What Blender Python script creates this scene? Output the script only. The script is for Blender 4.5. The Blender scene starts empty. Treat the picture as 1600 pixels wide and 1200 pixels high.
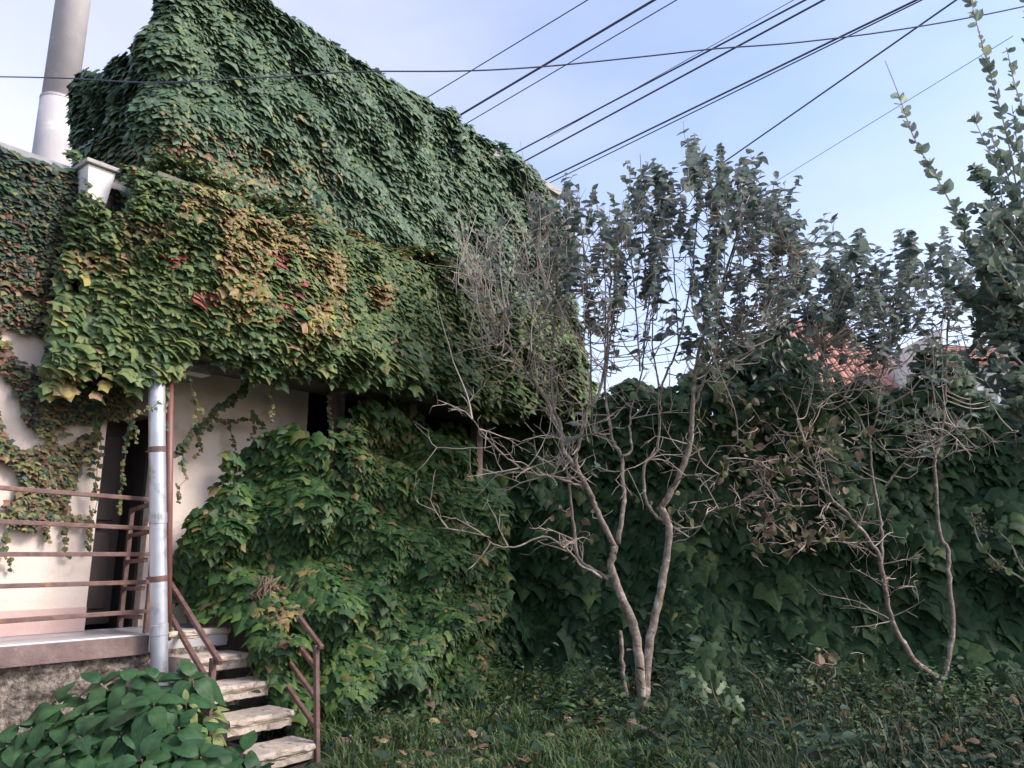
import bpy, math, random
import numpy as np
from mathutils import Vector, Matrix

rng = np.random.default_rng(11)
random.seed(11)
sc = bpy.context.scene
COL = sc.collection

# ------------------------------------------------------------------ camera, sky, sun, exposure
F = 1209.0                      # focal length in pixels of the 1600 px wide photograph
TH = math.radians(12.4)         # camera pitch
H = 1.35                        # eye height
cam_d = bpy.data.cameras.new('camera'); cam = bpy.data.objects.new('camera', cam_d); COL.objects.link(cam)
cam_d.sensor_width = 36.0; cam_d.lens = 36.0 * F / 1600.0
cam_d.clip_start = 0.05; cam_d.clip_end = 2000
cam.location = (0, 0, H); cam.rotation_euler = (math.pi / 2 + TH, 0, 0)
sc.camera = cam

SUN_EL, SUN_AZ = math.radians(37), math.radians(106)     # azimuth clockwise from +Y (view direction)
w = bpy.data.worlds.new('World'); sc.world = w; w.use_nodes = True
wn = w.node_tree; wn.nodes.clear()
sky = wn.nodes.new('ShaderNodeTexSky'); sky.sky_type = 'NISHITA'; sky.sun_disc = False
sky.sun_elevation = SUN_EL; sky.sun_rotation = SUN_AZ
sky.air_density = 1.0; sky.dust_density = 2.0; sky.ozone_density = 1.0
bg = wn.nodes.new('ShaderNodeBackground'); bg.inputs['Strength'].default_value = 0.13
wo = wn.nodes.new('ShaderNodeOutputWorld')
# thin high haze: whiter towards the horizon and, as in the photograph, with an added sun glow low on the left
tc = wn.nodes.new('ShaderNodeTexCoord')
def wmath(op, a, b=None):
    m = wn.nodes.new('ShaderNodeMath'); m.operation = op
    for i, v in enumerate((a, b)):
        if v is None: continue
        if isinstance(v, (int, float)): m.inputs[i].default_value = v
        else: wn.links.new(v, m.inputs[i])
    return m.outputs[0]
sepw = wn.nodes.new('ShaderNodeSeparateXYZ'); wn.links.new(tc.outputs['Generated'], sepw.inputs[0])
hz = wmath('POWER', wmath('SUBTRACT', 1.0, wmath('MAXIMUM', sepw.outputs[2], 0.0)), 3.0)
dt = wn.nodes.new('ShaderNodeVectorMath'); dt.operation = 'DOT_PRODUCT'; dt.inputs[1].default_value = (-.72, .62, .31)
wn.links.new(tc.outputs['Generated'], dt.inputs[0])
gl = wmath('POWER', wmath('MAXIMUM', dt.outputs['Value'], 0.0), 5.0)
cn = wn.nodes.new('ShaderNodeTexNoise'); cn.inputs['Scale'].default_value = 1.6; cn.inputs['Detail'].default_value = 5
st_ = wn.nodes.new('ShaderNodeVectorMath'); st_.operation = 'MULTIPLY'; st_.inputs[1].default_value = (1.1, 1.1, 3.2)
wn.links.new(tc.outputs['Generated'], st_.inputs[0]); wn.links.new(st_.outputs[0], cn.inputs['Vector'])
fac = wmath('MINIMUM', wmath('ADD', wmath('ADD', wmath('MULTIPLY', hz, .34), wmath('MULTIPLY', gl, .62)), wmath('MULTIPLY', wmath('MAXIMUM', wmath('SUBTRACT', cn.outputs[0], .42), 0.0), 1.1)), .95)
hm = wn.nodes.new('ShaderNodeMix'); hm.data_type = 'RGBA'; wn.links.new(fac, hm.inputs[0]); wn.links.new(sky.outputs[0], hm.inputs[6])
hm.inputs[7].default_value = (3.3, 3.3, 3.75, 1)
tv = wn.nodes.new('ShaderNodeVectorMath'); tv.operation = 'MULTIPLY'; tv.inputs[1].default_value = (1.03, .985, 1.04)
wn.links.new(hm.outputs[2], tv.inputs[0]); wn.links.new(tv.outputs[0], bg.inputs[0]); wn.links.new(bg.outputs[0], wo.inputs[0])
sun_d = bpy.data.lights.new('sun', 'SUN'); sun = bpy.data.objects.new('sun', sun_d); COL.objects.link(sun)
sun_d.energy = 1.5; sun_d.angle = math.radians(18); sun_d.color = (1.0, 0.95, 0.88)  # front light added from the right; the actual sun sits low at left
sdir = Vector((math.sin(SUN_AZ) * math.cos(SUN_EL), math.cos(SUN_AZ) * math.cos(SUN_EL), math.sin(SUN_EL)))
sun.rotation_euler = sdir.to_track_quat('Z', 'Y').to_euler()
sc.view_settings.view_transform = 'Standard'; sc.view_settings.look = 'None'
sc.view_settings.exposure = 1.45; sc.view_settings.gamma = 1.0; sc.view_settings.use_curve_mapping = False
sc.render.engine = 'CYCLES'
sc.cycles.max_bounces = 6; sc.cycles.diffuse_bounces = 3; sc.cycles.transmission_bounces = 3; sc.cycles.glossy_bounces = 2

# ------------------------------------------------------------------ small maths
CT, ST = math.cos(TH), math.sin(TH)
def ray(px, py):
    u = (px - 800) / F; v = (600 - py) / F
    return np.array([u, CT - v * ST, ST + v * CT])
def P(px, py, Y):
    r = ray(px, py); t = Y / r[1]
    return np.array([r[0] * t, Y, H + r[2] * t])
def Pz(px, py, z):
    r = ray(px, py); t = (z - H) / r[2]
    return np.array([r[0] * t, r[1] * t, z])
def proj(p):
    p = np.asarray(p, float); x = p[..., 0]; y = p[..., 1]; z = p[..., 2] - H
    dep = y * CT + z * ST; up = -y * ST + z * CT
    return 800 + F * x / dep, 600 - F * up / dep, dep
AL = math.radians(39.0)
D = np.array([math.sin(AL), math.cos(AL), 0.0])     # along the house front, to the right and away
N = np.array([math.cos(AL), -math.sin(AL), 0.0])    # out of the house front, towards the viewer
LZ = 0.80                                            # landing height
O = Pz(357, 980, LZ); O[2] = 0
def B(s, q, z):
    return O + D * s + N * q + np.array([0, 0, z])
def Bs(s, q, z):
    s, q, z = np.broadcast_arrays(np.asarray(s, float), np.asarray(q, float), np.asarray(z, float))
    out = O + D * s[..., None] + N * q[..., None]; out = out.copy(); out[..., 2] = z
    return out
def Pq(px, py, q):                                   # pixel onto the plane q of the house front -> (s, z)
    r = ray(px, py); c = np.array([0, 0, H])
    t = (q - (c - O) @ N) / (r @ N); p = c + r * t
    return (p - O) @ D, p[2]
def sq(px, py, s):          # pixel onto the plane s -> point
    r = ray(px, py); c = np.array([0, 0, H]); t = (s - (c - O) @ D) / (r @ D); return c + r * t
class Noise:
    def __init__(self, n=14, lo=0.5, hi=3.0, dim=3, seed=0):
        g = np.random.default_rng(seed)
        k = g.normal(size=(n, dim)); k /= np.linalg.norm(k, axis=1)[:, None]
        self.k = k * g.uniform(lo, hi, n)[:, None] * 2 * math.pi; self.ph = g.uniform(0, 6.28, n); self.n = n
    def __call__(self, p):
        return np.sin(p @ self.k.T + self.ph).sum(-1) / math.sqrt(self.n / 2)
def norm(v):
    return v / np.maximum(np.linalg.norm(v, axis=-1, keepdims=True), 1e-9)
def inpoly(x, y, poly):
    inside = np.zeros(np.shape(x), bool); n = len(poly); j = n - 1
    for i in range(n):
        xi, yi = poly[i]; xj, yj = poly[j]
        if yi != yj:
            c = ((yi > y) != (yj > y)) & (x < (xj - xi) * (y - yi) / (yj - yi) + xi)
            inside ^= c
        j = i
    return inside

# ------------------------------------------------------------------ object helpers
def tag(o, label=None, cat=None, group=None, kind=None):
    if label: o['label'] = label
    if cat: o['category'] = cat
    if group: o['group'] = group
    if kind: o['kind'] = kind
    return o
def empty(name, loc, label, cat, group=None):
    o = bpy.data.objects.new(name, None); COL.objects.link(o); o.location = Vector(loc); o.empty_display_size = 0.1
    return tag(o, label, cat, group)
def link(name, me, m=None, parent=None, kind=None):
    if m is not None: me.materials.append(m)
    o = bpy.data.objects.new(name, me); COL.objects.link(o)
    if parent is not None: o.parent = parent
    if kind: o['kind'] = kind
    return o
class MB:
    """collects world-space geometry and links it as one mesh object"""
    def __init__(self): self.v = []; self.f = []
    def add(self, v, f):
        b = len(self.v); self.v += [tuple(map(float, x)) for x in v]; self.f += [tuple(i + b for i in t) for t in f]
    def box(self, s0, s1, q0, q1, z0, z1):                 # in house coordinates
        self.add([B(s, q, z) for z in (z0, z1) for q in (q0, q1) for s in (s0, s1)],
                 [(0, 2, 3, 1), (4, 5, 7, 6), (0, 1, 5, 4), (1, 3, 7, 5), (3, 2, 6, 7), (2, 0, 4, 6)])
    def hull8(self, pts):
        self.add(pts, [(0, 2, 3, 1), (4, 5, 7, 6), (0, 1, 5, 4), (1, 3, 7, 5), (3, 2, 6, 7), (2, 0, 4, 6)])
    def tube(self, pts, rad, n=8, cap=True):
        pts = np.asarray(pts, float); k = len(pts)
        rad = np.broadcast_to(np.asarray(rad, float), (k,))
        T = norm(np.gradient(pts, axis=0)); a = np.array([0.31, 0.17, 0.93])
        if abs(T[0] @ a) > .9: a = np.array([1.0, .2, 0])
        X = norm(a - (a @ T[0]) * T[0]); ring = []
        ang = np.arange(n) * 2 * math.pi / n
        for i in range(k):
            X = norm(X - (X @ T[i]) * T[i]); Y = np.cross(T[i], X)
            ring.append(pts[i] + rad[i] * (np.cos(ang)[:, None] * X + np.sin(ang)[:, None] * Y))
        V = np.concatenate(ring); f = []
        for i in range(k - 1):
            for j in range(n):
                f.append((i * n + j, i * n + (j + 1) % n, (i + 1) * n + (j + 1) % n, (i + 1) * n + j))
        if cap:
            f.append(tuple(range(n))[::-1]); f.append(tuple((k - 1) * n + j for j in range(n)))
        self.add(V, f)
    def bar(self, a, b, wd=0.03, up=(0, 0, 1)):            # square bar
        a = np.asarray(a, float); b = np.asarray(b, float); t = norm(b - a); u = np.asarray(up, float)
        if abs(t @ u) > .95: u = D
        x = norm(np.cross(t, u)) * wd / 2; y = norm(np.cross(x, t)) * wd / 2
        self.hull8([p + i * x + j * y for p in (a, b) for j in (-1, 1) for i in (-1, 1)])
    def build(self, name, m, parent=None, smooth=False, kind=None, bevel=0):
        v = np.array(self.v)
        if parent is not None: v = v - np.array(parent_loc(parent))
        me = bpy.data.meshes.new(name); me.from_pydata(v.tolist(), [], self.f); me.validate()
        if smooth: me.shade_smooth()
        o = link(name, me, m, parent, kind)
        if bevel:
            md = o.modifiers.new('bevel', 'BEVEL'); md.width = bevel; md.segments = 2; md.limit_method = 'ANGLE'
        return o
def parent_loc(p):
    l = Vector((0, 0, 0))
    while p is not None: l = l + p.location; p = p.parent
    return l

# ------------------------------------------------------------------ materials
def mat(name, c1, c2=None, rough=0.8, scale=6.0, bump=0.0, bscale=None, metal=0.0, spec=0.5, c3=None, s3=1.5, th3=0.55, detail=6):
    m = bpy.data.materials.new(name); m.use_nodes = True; nt = m.node_tree
    b = nt.nodes['Principled BSDF']; b.inputs['Roughness'].default_value = rough; b.inputs['Metallic'].default_value = metal
    b.inputs['Specular IOR Level'].default_value = spec
    g = nt.nodes.new('ShaderNodeNewGeometry')
    def noise(s, d=detail, r=.6):
        n = nt.nodes.new('ShaderNodeTexNoise'); n.inputs['Scale'].default_value = s; n.inputs['Detail'].default_value = d
        n.inputs['Roughness'].default_value = r
        nt.links.new(g.outputs['Position'], n.inputs['Vector']); return n
    def ramp(src, p0, p1):
        r = nt.nodes.new('ShaderNodeMapRange'); r.inputs[1].default_value = p0; r.inputs[2].default_value = p1
        nt.links.new(src, r.inputs[0]); return r.outputs[0]
    def mix(f, a, bcol):
        x = nt.nodes.new('ShaderNodeMix'); x.data_type = 'RGBA'
        nt.links.new(f, x.inputs[0])
        for s, i in ((a, 6), (bcol, 7)):
            if isinstance(s, tuple): x.inputs[i].default_value = (*s, 1)
            else: nt.links.new(s, x.inputs[i])
        return x.outputs[2]
    c = c1
    if c2: c = mix(ramp(noise(scale).outputs[0], .35, .68), c1, c2)
    if c3: c = mix(ramp(noise(s3).outputs[0], th3, th3 + .12), c, c3)
    if isinstance(c, tuple): b.inputs['Base Color'].default_value = (*c, 1)
    else: nt.links.new(c, b.inputs['Base Color'])
    if bump:
        bn = nt.nodes.new('ShaderNodeBump'); bn.inputs['Strength'].default_value = 1.0; bn.inputs['Distance'].default_value = bump
        nt.links.new(noise(bscale or scale * 3, 8, .65).outputs[0], bn.inputs['Height']); nt.links.new(bn.outputs[0], b.inputs['Normal'])
    return m
def leaf_mat(name, rough=.42, trans=.25, spec=.5, vein=False):
    m = bpy.data.materials.new(name); m.use_nodes = True; nt = m.node_tree
    b = nt.nodes['Principled BSDF']; b.inputs['Roughness'].default_value = rough; b.inputs['Specular IOR Level'].default_value = spec
    a = nt.nodes.new('ShaderNodeAttribute'); a.attribute_name = 'Col'
    g = nt.nodes.new('ShaderNodeNewGeometry')
    n = nt.nodes.new('ShaderNodeTexNoise'); n.inputs['Scale'].default_value = 23; n.inputs['Detail'].default_value = 3
    nt.links.new(g.outputs['Position'], n.inputs['Vector'])
    r = nt.nodes.new('ShaderNodeMapRange'); r.inputs[1].default_value = .3; r.inputs[2].default_value = .7
    r.inputs[3].default_value = .72; r.inputs[4].default_value = 1.25
    nt.links.new(n.outputs[0], r.inputs[0])
    mx = nt.nodes.new('ShaderNodeVectorMath'); mx.operation = 'SCALE'
    nt.links.new(a.outputs['Color'], mx.inputs[0]); nt.links.new(r.outputs[0], mx.inputs['Scale'])
    colr = mx.outputs[0]
    if vein:
        uv = nt.nodes.new('ShaderNodeUVMap'); sp = nt.nodes.new('ShaderNodeSeparateXYZ'); nt.links.new(uv.outputs[0], sp.inputs[0])
        def M(op, x, y=None):
            q = nt.nodes.new('ShaderNodeMath'); q.operation = op
            for i, s in enumerate((x, y)):
                if s is None: continue
                if isinstance(s, (int, float)): q.inputs[i].default_value = s
                else: nt.links.new(s, q.inputs[i])
            return q.outputs[0]
        ax = M('ABSOLUTE', sp.outputs[0])
        mid = M('LESS_THAN', ax, .035)
        side = M('LESS_THAN', M('FRACT', M('MULTIPLY', M('ADD', sp.outputs[1], M('MULTIPLY', ax, .55)), 7.5)), .13)
        f = M('MULTIPLY', M('MAXIMUM', mid, side), .55)
        x = nt.nodes.new('ShaderNodeMix'); x.data_type = 'RGBA'; nt.links.new(f, x.inputs[0]); nt.links.new(colr, x.inputs[6])
        x.inputs[7].default_value = (.07, .13, .06, 1); colr = x.outputs[2]
        bn = nt.nodes.new('ShaderNodeBump'); bn.inputs['Distance'].default_value = .004; bn.invert = True
        nt.links.new(M('MAXIMUM', mid, side), bn.inputs['Height']); nt.links.new(bn.outputs[0], b.inputs['Normal'])
    nt.links.new(colr, b.inputs['Base Color'])
    if trans:
        t = nt.nodes.new('ShaderNodeBsdfTranslucent'); nt.links.new(colr, t.inputs[0])
        ms = nt.nodes.new('ShaderNodeMixShader'); ms.inputs[0].default_value = trans
        nt.links.new(b.outputs[0], ms.inputs[1]); nt.links.new(t.outputs[0], ms.inputs[2])
        nt.links.new(ms.outputs[0], nt.nodes['Material Output'].inputs[0])
    return m
M_IVY = leaf_mat('ivy_leaf', .40, .22)
M_IVYG = leaf_mat('glossy_ivy_leaf', .48, .25, .4)
M_IVYM = leaf_mat('matt_ivy_leaf', .55, .25, .3)
M_IVYD = leaf_mat('dull_ivy_leaf', .6, .15, .2)
M_AUT = leaf_mat('autumn_leaf', .55, .25, .35)
M_LILAC = leaf_mat('lilac_leaf', .42, .48, .5)
M_LAUREL = leaf_mat('shrub_leaf', .40, .5)
M_HYD = leaf_mat('hydrangea_leaf', .5, .18, .3, vein=True)
M_GRASS = leaf_mat('grass_blade', .6, .3, .3)
M_DRY = leaf_mat('dry_leaf', .8, .2, .2)
M_PLASTER = mat('cream_plaster', (.70, .58, .50), (.80, .70, .61), .9, 2.5, .006, 30, c3=(.56, .45, .38), s3=3.2, th3=.57)
M_PINK = mat('pink_plaster', (.52, .36, .33), (.60, .44, .40), .9, 3, .004, 40)
M_BACKWALL = mat('dark_gap_render', (.12, .11, .09), (.2, .18, .15), .95, 2, .01, 25)  # hidden walls coloured dark so gaps between ivy leaves look shaded
M_CONC = mat('grey_concrete', (.30, .28, .27), (.40, .38, .36), .85, 8, .004, 60, c3=(.2, .17, .16), s3=3, th3=.56)
M_FLOOR = mat('pale_landing_floor', (.34, .33, .34), (.42, .41, .42), .38, 5, .001, 30, c3=(.36, .34, .33), s3=6, th3=.6)
M_EDGE = mat('stained_slab_edge', (.13, .085, .08), (.22, .16, .145), .9, 7, .006, 50, c3=(.32, .28, .25), s3=9, th3=.62)
M_PLINTH = mat('crumbling_roughcast', (.10, .075, .06), (.50, .43, .37), .95, 30, .05, 38, c3=(.05, .05, .03), s3=5, th3=.55)
M_STEP = mat('worn_step_stone', (.42, .34, .265), (.54, .47, .40), .9, 13, .008, 60, c3=(.20, .165, .13), s3=18, th3=.55)
M_RUST = mat('brown_painted_iron', (.10, .052, .046), (.17, .10, .088), .6, 14, .003, 90, c3=(.25, .12, .065), s3=11, th3=.56)
M_PIPE = mat('galvanised_pipe', (.46, .49, .54), (.56, .58, .62), .42, 7, .001, 30, metal=.55, c3=(.27, .265, .27), s3=5, th3=.55)
M_PIPE2 = mat('red_brown_pipe', (.16, .06, .055), (.2, .09, .08), .5, 10)
M_POLE = mat('whitewashed_pole', (.40, .38, .38), (.47, .45, .45), .8, 3, .003, 30, c3=(.58, .53, .50), s3=5.5, th3=.60)
M_HOPPER = mat('chalky_white_paint', (.66, .64, .61), (.74, .72, .70), .75, 12, .002, 60, c3=(.45, .42, .38), s3=10, th3=.64)
M_SPOUT = mat('dull_grey_zinc', (.22, .21, .23), (.30, .29, .31), .8, 9)
M_DARK = mat('interior_shade', (.018, .014, .013), (.03, .024, .022), .9, 4)  # near black standing in for the shade inside porch and doorway
M_DOOR = mat('dark_wood_door', (.045, .032, .032), (.06, .045, .043), .6, 9)
M_BARK = mat('grey_brown_bark', (.13, .10, .08), (.29, .235, .19), .95, 22, .012, 55, c3=(.45, .39, .34), s3=9, th3=.55)
M_TWIG = mat('pale_twig', (.42, .35, .30), (.30, .235, .19), .85, 14)
M_STEM = mat('vine_stem', (.10, .065, .045), (.16, .11, .08), .9, 30)
M_SOIL = mat('garden_soil', (.035, .04, .02), (.055, .05, .03), 1.0, 9, .02, 25, c3=(.03, .05, .018), s3=2, th3=.45)
M_CABLE = mat('blue_grey_cable', (.075, .085, .115), None, .6)  # cable tone softened to a blue grey
M_ROOF = mat('terracotta', (.36, .16, .115), (.45, .23, .17), .85, 5, .003, 40)
M_FARWALL = mat('pale_render', (.60, .53, .45), (.66, .60, .52), .9, 1)
M_WHITE = mat('white_paint', (.76, .75, .73), None, .6)
M_GLASS = mat('dark_glass', (.05, .06, .07), None, .1)
M_STONE = mat('pinkish_stone', (.35, .22, .17), (.42, .3, .24), .9, 15, .01, 30)

# ------------------------------------------------------------------ leaf shapes (base at origin, tip at -y, face +z)
def fan(outline, center, zc, zfun):
    v = [(center[0], center[1], zc)] + [(x, y, zfun(x, y)) for x, y in outline]
    n = len(outline)
    return np.array(v, float), [(0, 1 + i, 1 + (i + 1) % n) for i in range(n)]
def sym(right):                                            # right half from base notch to tip -> closed outline
    left = [(-x, y) for x, y in right[::-1] if abs(x) > 1e-6]
    return (right + left)[::-1]
IVY = fan(sym([(0, 0), (.20, .17), (.46, .06), (.66, -.36), (.36, -.50), (.22, -.68), (0, -1)]), (0, -.3), .07,
          lambda x, y: -.30 * abs(x) ** 1.5 - .18 * max(0, -y - .4) ** 1.3)
IVY2 = fan(sym([(0, 0), (.16, .12), (.40, .0), (.50, -.30), (.40, -.58), (.20, -.85), (0, -1)]), (0, -.35), .08,
           lambda x, y: -.35 * abs(x) ** 1.4 - .15 * max(0, -y - .5))
HEART = fan(sym([(0, 0), (.18, .14), (.40, .02), (.46, -.25), (.32, -.60), (0, -1.05)]), (0, -.35), -.08,
            lambda x, y: .30 * abs(x) - .25 * max(0, -y - .45))
OVALW = fan(sym([(0, 0), (.20, -.12), (.33, -.40), (.27, -.72), (0, -1)]), (0, -.45), -.06, lambda x, y: .25 * abs(x) - .22 * max(0, -y - .5))
OVAL = fan(sym([(0, 0), (.16, -.14), (.26, -.40), (.22, -.70), (0, -1)]), (0, -.45), -.05,
           lambda x, y: .22 * abs(x) - .2 * max(0, -y - .5))
LOBED = fan(sym([(0, 0), (.22, .14), (.52, .06), (.42, -.14), (.70, -.32), (.66, -.52), (.26, -.46), (.30, -.78), (.20, -1.0), (0, -1.06)]), (0, -.28), .05,
            lambda x, y: -.22 * abs(x) ** 1.4 - .12 * max(0, -y - .4))
def ovate(nl=11, fold=.22, droop=.35, wid=.36):
    v = []; f = []; uv = []
    for i in range(nl + 1):
        t = i / nl
        wv = wid * 2.45 * (t ** .75) * max(0, 1 - t) ** 1.12 + .004
        if 0 < i < nl: wv *= 1 + (.05 if i % 2 else -.03)
        for j in (-1, -.5, 0, .5, 1):
            x = j * wv
            v.append((x, -t, fold * abs(x) * (1.2 - t * .6) - droop * t * t + .06 * math.sin(t * 5) - .18 * abs(x) * abs(j))); uv.append((j * wv / wid, t))
    for i in range(nl):
        for j in range(4):
            a = i * 5 + j; f.append((a, a + 5, a + 6, a + 1))
    return np.array(v), f, uv
def frames(pos, tip, nrm):
    y = -norm(tip); z = nrm - (nrm * y).sum(-1, keepdims=True) * y; z = norm(z); x = np.cross(y, z)
    return x, y, z
def leaf_mesh(name, tmpl, col, sx=1.0, curl=1.0, m=None, uv=None):
    me = bpy.data.meshes.new(name); v = tmpl[0] * np.array([sx, 1, curl])
    me.from_pydata(v.tolist(), [], tmpl[1])
    a = me.color_attributes.new('Col', 'FLOAT_COLOR', 'POINT')
    a.data.foreach_set('color', np.tile(np.array([*col, 1.0]), len(v)))
    if uv is not None:
        l = me.uv_layers.new(name='UVMap')
        for lp in me.loops: l.data[lp.index].uv = uv[lp.vertex_index]
        me.shade_smooth()
    if m: me.materials.append(m)
    return me
def leaf_mass(name, tmpl, pos, tip, nrm, size, col, m, parent=None, kind='stuff', sxr=(.8, 1.1)):
    n = len(pos); V0, T0 = tmpl; k = len(V0)
    x, y, z = frames(pos, tip, nrm)
    sx = rng.uniform(*sxr, n)[:, None, None]; cu = rng.uniform(.4, 1.8, n)[:, None, None]; sk = rng.normal(0, .10, n)[:, None, None]
    vx, vy, vz = V0[:, 0][None, :, None] * sx + sk * V0[:, 1][None, :, None], V0[:, 1][None, :, None], V0[:, 2][None, :, None] * cu
    W = pos[:, None, :] + size[:, None, None] * (vx * x[:, None] + vy * y[:, None] + vz * z[:, None])
    if parent is not None: W = W - np.array(parent_loc(parent))
    T = (np.array(T0)[None] + (np.arange(n) * k)[:, None, None]).reshape(-1, 3)
    me = bpy.data.meshes.new(name)
    me.vertices.add(n * k); me.vertices.foreach_set('co', W.reshape(-1))
    nt = len(T); me.loops.add(nt * 3); me.loops.foreach_set('vertex_index', T.reshape(-1).astype(np.int32))
    me.polygons.add(nt); me.polygons.foreach_set('loop_start', np.arange(0, nt * 3, 3, dtype=np.int32))
    me.update(calc_edges=True)
    a = me.color_attributes.new('Col', 'FLOAT_COLOR', 'POINT')
    c = np.concatenate([np.repeat(col, k, axis=0), np.ones((n * k, 1))], 1); a.data.foreach_set('color', c.reshape(-1).astype(np.float32))
    return link(name, me, m, parent, kind)
def leaf_objects(tmpl, pos, tip, nrm, size, col, m, parent, nvar=10, name='leaf'):
    x, y, z = frames(pos, tip, nrm); pl = np.array(parent_loc(parent))
    pick = rng.choice(len(pos), min(nvar, len(pos)), replace=False)
    ms = [leaf_mesh(name, tmpl, col[i], rng.uniform(.8, 1.1), rng.uniform(.4, 1.8), m) for i in pick]
    for i in range(len(pos)):
        k = int(np.argmin(((col[pick] - col[i]) ** 2).sum(1) + rng.uniform(0, 2e-4, len(pick))))
        o = bpy.data.objects.new(name, ms[k]); COL.objects.link(o); o.parent = parent
        s = size[i]
        mtx = Matrix(((x[i][0] * s, y[i][0] * s, z[i][0] * s, pos[i][0] - pl[0]), (x[i][1] * s, y[i][1] * s, z[i][1] * s, pos[i][1] - pl[1]),
                      (x[i][2] * s, y[i][2] * s, z[i][2] * s, pos[i][2] - pl[2]), (0, 0, 0, 1)))
        o.matrix_basis = mtx
def split_leaves(tmpl, pos, tip, nrm, size, col, m, parent, front=None, n_obj=300, stuff='foliage'):
    """the leaves that show largest become parts, the rest one part of kind stuff"""
    x, y, dep = proj(pos); score = size / dep * rng.uniform(.75, 1.25, len(pos))
    if front is not None: score = score * (1 + front)
    score = np.where((x > 5) & (x < 1595) & (y > 5) & (y < 1195), score, 0)
    idx = np.argsort(-score); a, b = idx[:n_obj], idx[n_obj:]
    leaf_objects(tmpl, pos[a], tip[a], nrm[a], size[a], col[a], m, parent)
    if len(b): leaf_mass(stuff, tmpl, pos[b], tip[b], nrm[b], size[b], col[b], m, parent)
UP = np.array([0, 0, 1.0])
def hang(nrm, tilt=(.25, 1.0), spin=.35, upn=.5):
    n = len(nrm); tan = np.cross(UP, nrm); tan = norm(tan + 1e-6)
    tip = -UP + nrm * rng.uniform(*tilt, n)[:, None] + tan * rng.normal(0, spin, n)[:, None]
    fn = nrm + UP * upn + rng.normal(0, .28, (n, 3))
    return norm(tip), fn
def jit(col, n, amt=.22):
    return np.clip(np.asarray(col) * (1 + rng.normal(0, amt, (n, 1))) * (1 + rng.normal(0, .08, (n, 3))), .004, .9)
def pick_cols(wts, cols):
    wts = np.maximum(np.array(wts), 0); wts = wts / wts.sum(0); c = np.cumsum(wts, 0); r = rng.random(wts.shape[1])
    i = (r[None] > c).sum(0); i = np.minimum(i, len(cols) - 1)
    return np.array(cols)[i]

# ------------------------------------------------------------------ ground
gx = np.concatenate([[-150, -60, -25], np.linspace(-12, 12, 81), [25, 60, 150]])
gy = np.concatenate([[-150, -60, -20], np.linspace(-6, 18, 81), [30, 70, 200]])
GN = Noise(10, .1, .7, 2, 3)
X, Y = np.meshgrid(gx, gy); Z = GN(np.stack([X, Y], -1)) * .03
def ground_z(x, y): return GN(np.stack([x, y], -1)) * .03
gv = np.stack([X, Y, Z], -1).reshape(-1, 3); nx = len(gx)
gf = [(j * nx + i, j * nx + i + 1, (j + 1) * nx + i + 1, (j + 1) * nx + i) for j in range(len(gy) - 1) for i in range(nx - 1)]
me = bpy.data.meshes.new('ground'); me.from_pydata(gv.tolist(), [], gf); me.shade_smooth()
tag(link('ground', me, M_SOIL), kind='structure')

# ------------------------------------------------------------------ house
QW, QP, QL = -.75, -.62, -.55           # upper wall, porch wall, left wing wall
sC = Pq(243, 300, QW)[0]; sE = Pq(872, 420, QW)[0]
zT = Pq(560, 121, QW)[1]
s_wing = Pq(163, 700, QL)[0]; s_jamb = Pq(228, 850, QP)[0]
zCb = Pq(300, 552, 0)[1]; zCt = Pq(430, 318, 0)[1]; s_can0 = Pq(232, 500, 0)[0]; s_can1 = Pq(770, 600, 0)[0]
zW = Pq(60, 266, QL)[1]
print('house: sC %.2f sE %.2f zT %.2f wing %.2f jamb %.2f can z %.2f-%.2f s %.2f-%.2f zW %.2f O %s' % (sC, sE, zT, s_wing, s_jamb, zCb, zCt, s_can0, s_can1, zW, O))
house = empty('house', B((sC + sE) / 2, QW, 0), 'two storey house almost wholly covered in climbing ivy', 'house')
LPX = ((246, -4), (230, 34), (210, 72), (184, 98), (150, 118), (118, 160))
LPT = [float(-(sq(px, py, sC - .20) - B(sC, QW, 0)) @ N) for px, py in LPX]; LPZ = [sq(px, py, sC - .20)[2] for px, py in LPX]
LT = LPT[-1]; zLb = LPZ[-1]; zLf = lambda t: np.interp(t, LPT, LPZ)
b = MB(); b.hull8([B(s, q, zCb + .3) for q in (QW - LT, QW) for s in (sC, sE)] + [B(sC, QW - LT, zLb - .6), B(sE, QW - LT, zT - .5), B(sC, QW, zT - .7), B(sE, QW, zT)]); b.build('upper_wall', M_BACKWALL, house)
b = MB(); b.box(sC + 1.2, sE + .05, QW - .25, QW + .06, zT + .002, zT + .10); b.build('roof_edge', M_CONC, house)
s_rec = Pq(478, 690, QP)[0]
b = MB(); b.box(s_jamb, s_rec, -2.2, QP, 0, zCb + .3 - .003); b.build('porch_wall', M_PLASTER, house)
b = MB(); b.box(s_rec + .003, sE, -2.6, -2.4, 0, zCb + .297); b.build('inner_wall', M_DARK, house)  # recess back painted near black to deepen the porch shade
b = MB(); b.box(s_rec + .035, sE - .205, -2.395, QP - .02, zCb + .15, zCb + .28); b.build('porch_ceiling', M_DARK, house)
b = MB(); b.box(sE - .2, sE - .003, -2.39, QP, 0, zCb + .297); b.build('end_wall', M_BACKWALL, house)
b = MB(); b.box(s_rec + .003, s_rec + .03, -2.39, QP - .02, 0, zCb + .296); b.build('shade_lining', M_DARK, house)  # added sheet giving the recess side its shade as colour
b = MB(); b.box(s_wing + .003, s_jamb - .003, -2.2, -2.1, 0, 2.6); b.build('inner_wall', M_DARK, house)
b = MB(); b.box(s_wing + .003, s_jamb - .003, -2.4, QL - .06, 2.45, zCt - .45); b.build('door_lintel', M_BACKWALL, house)
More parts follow.
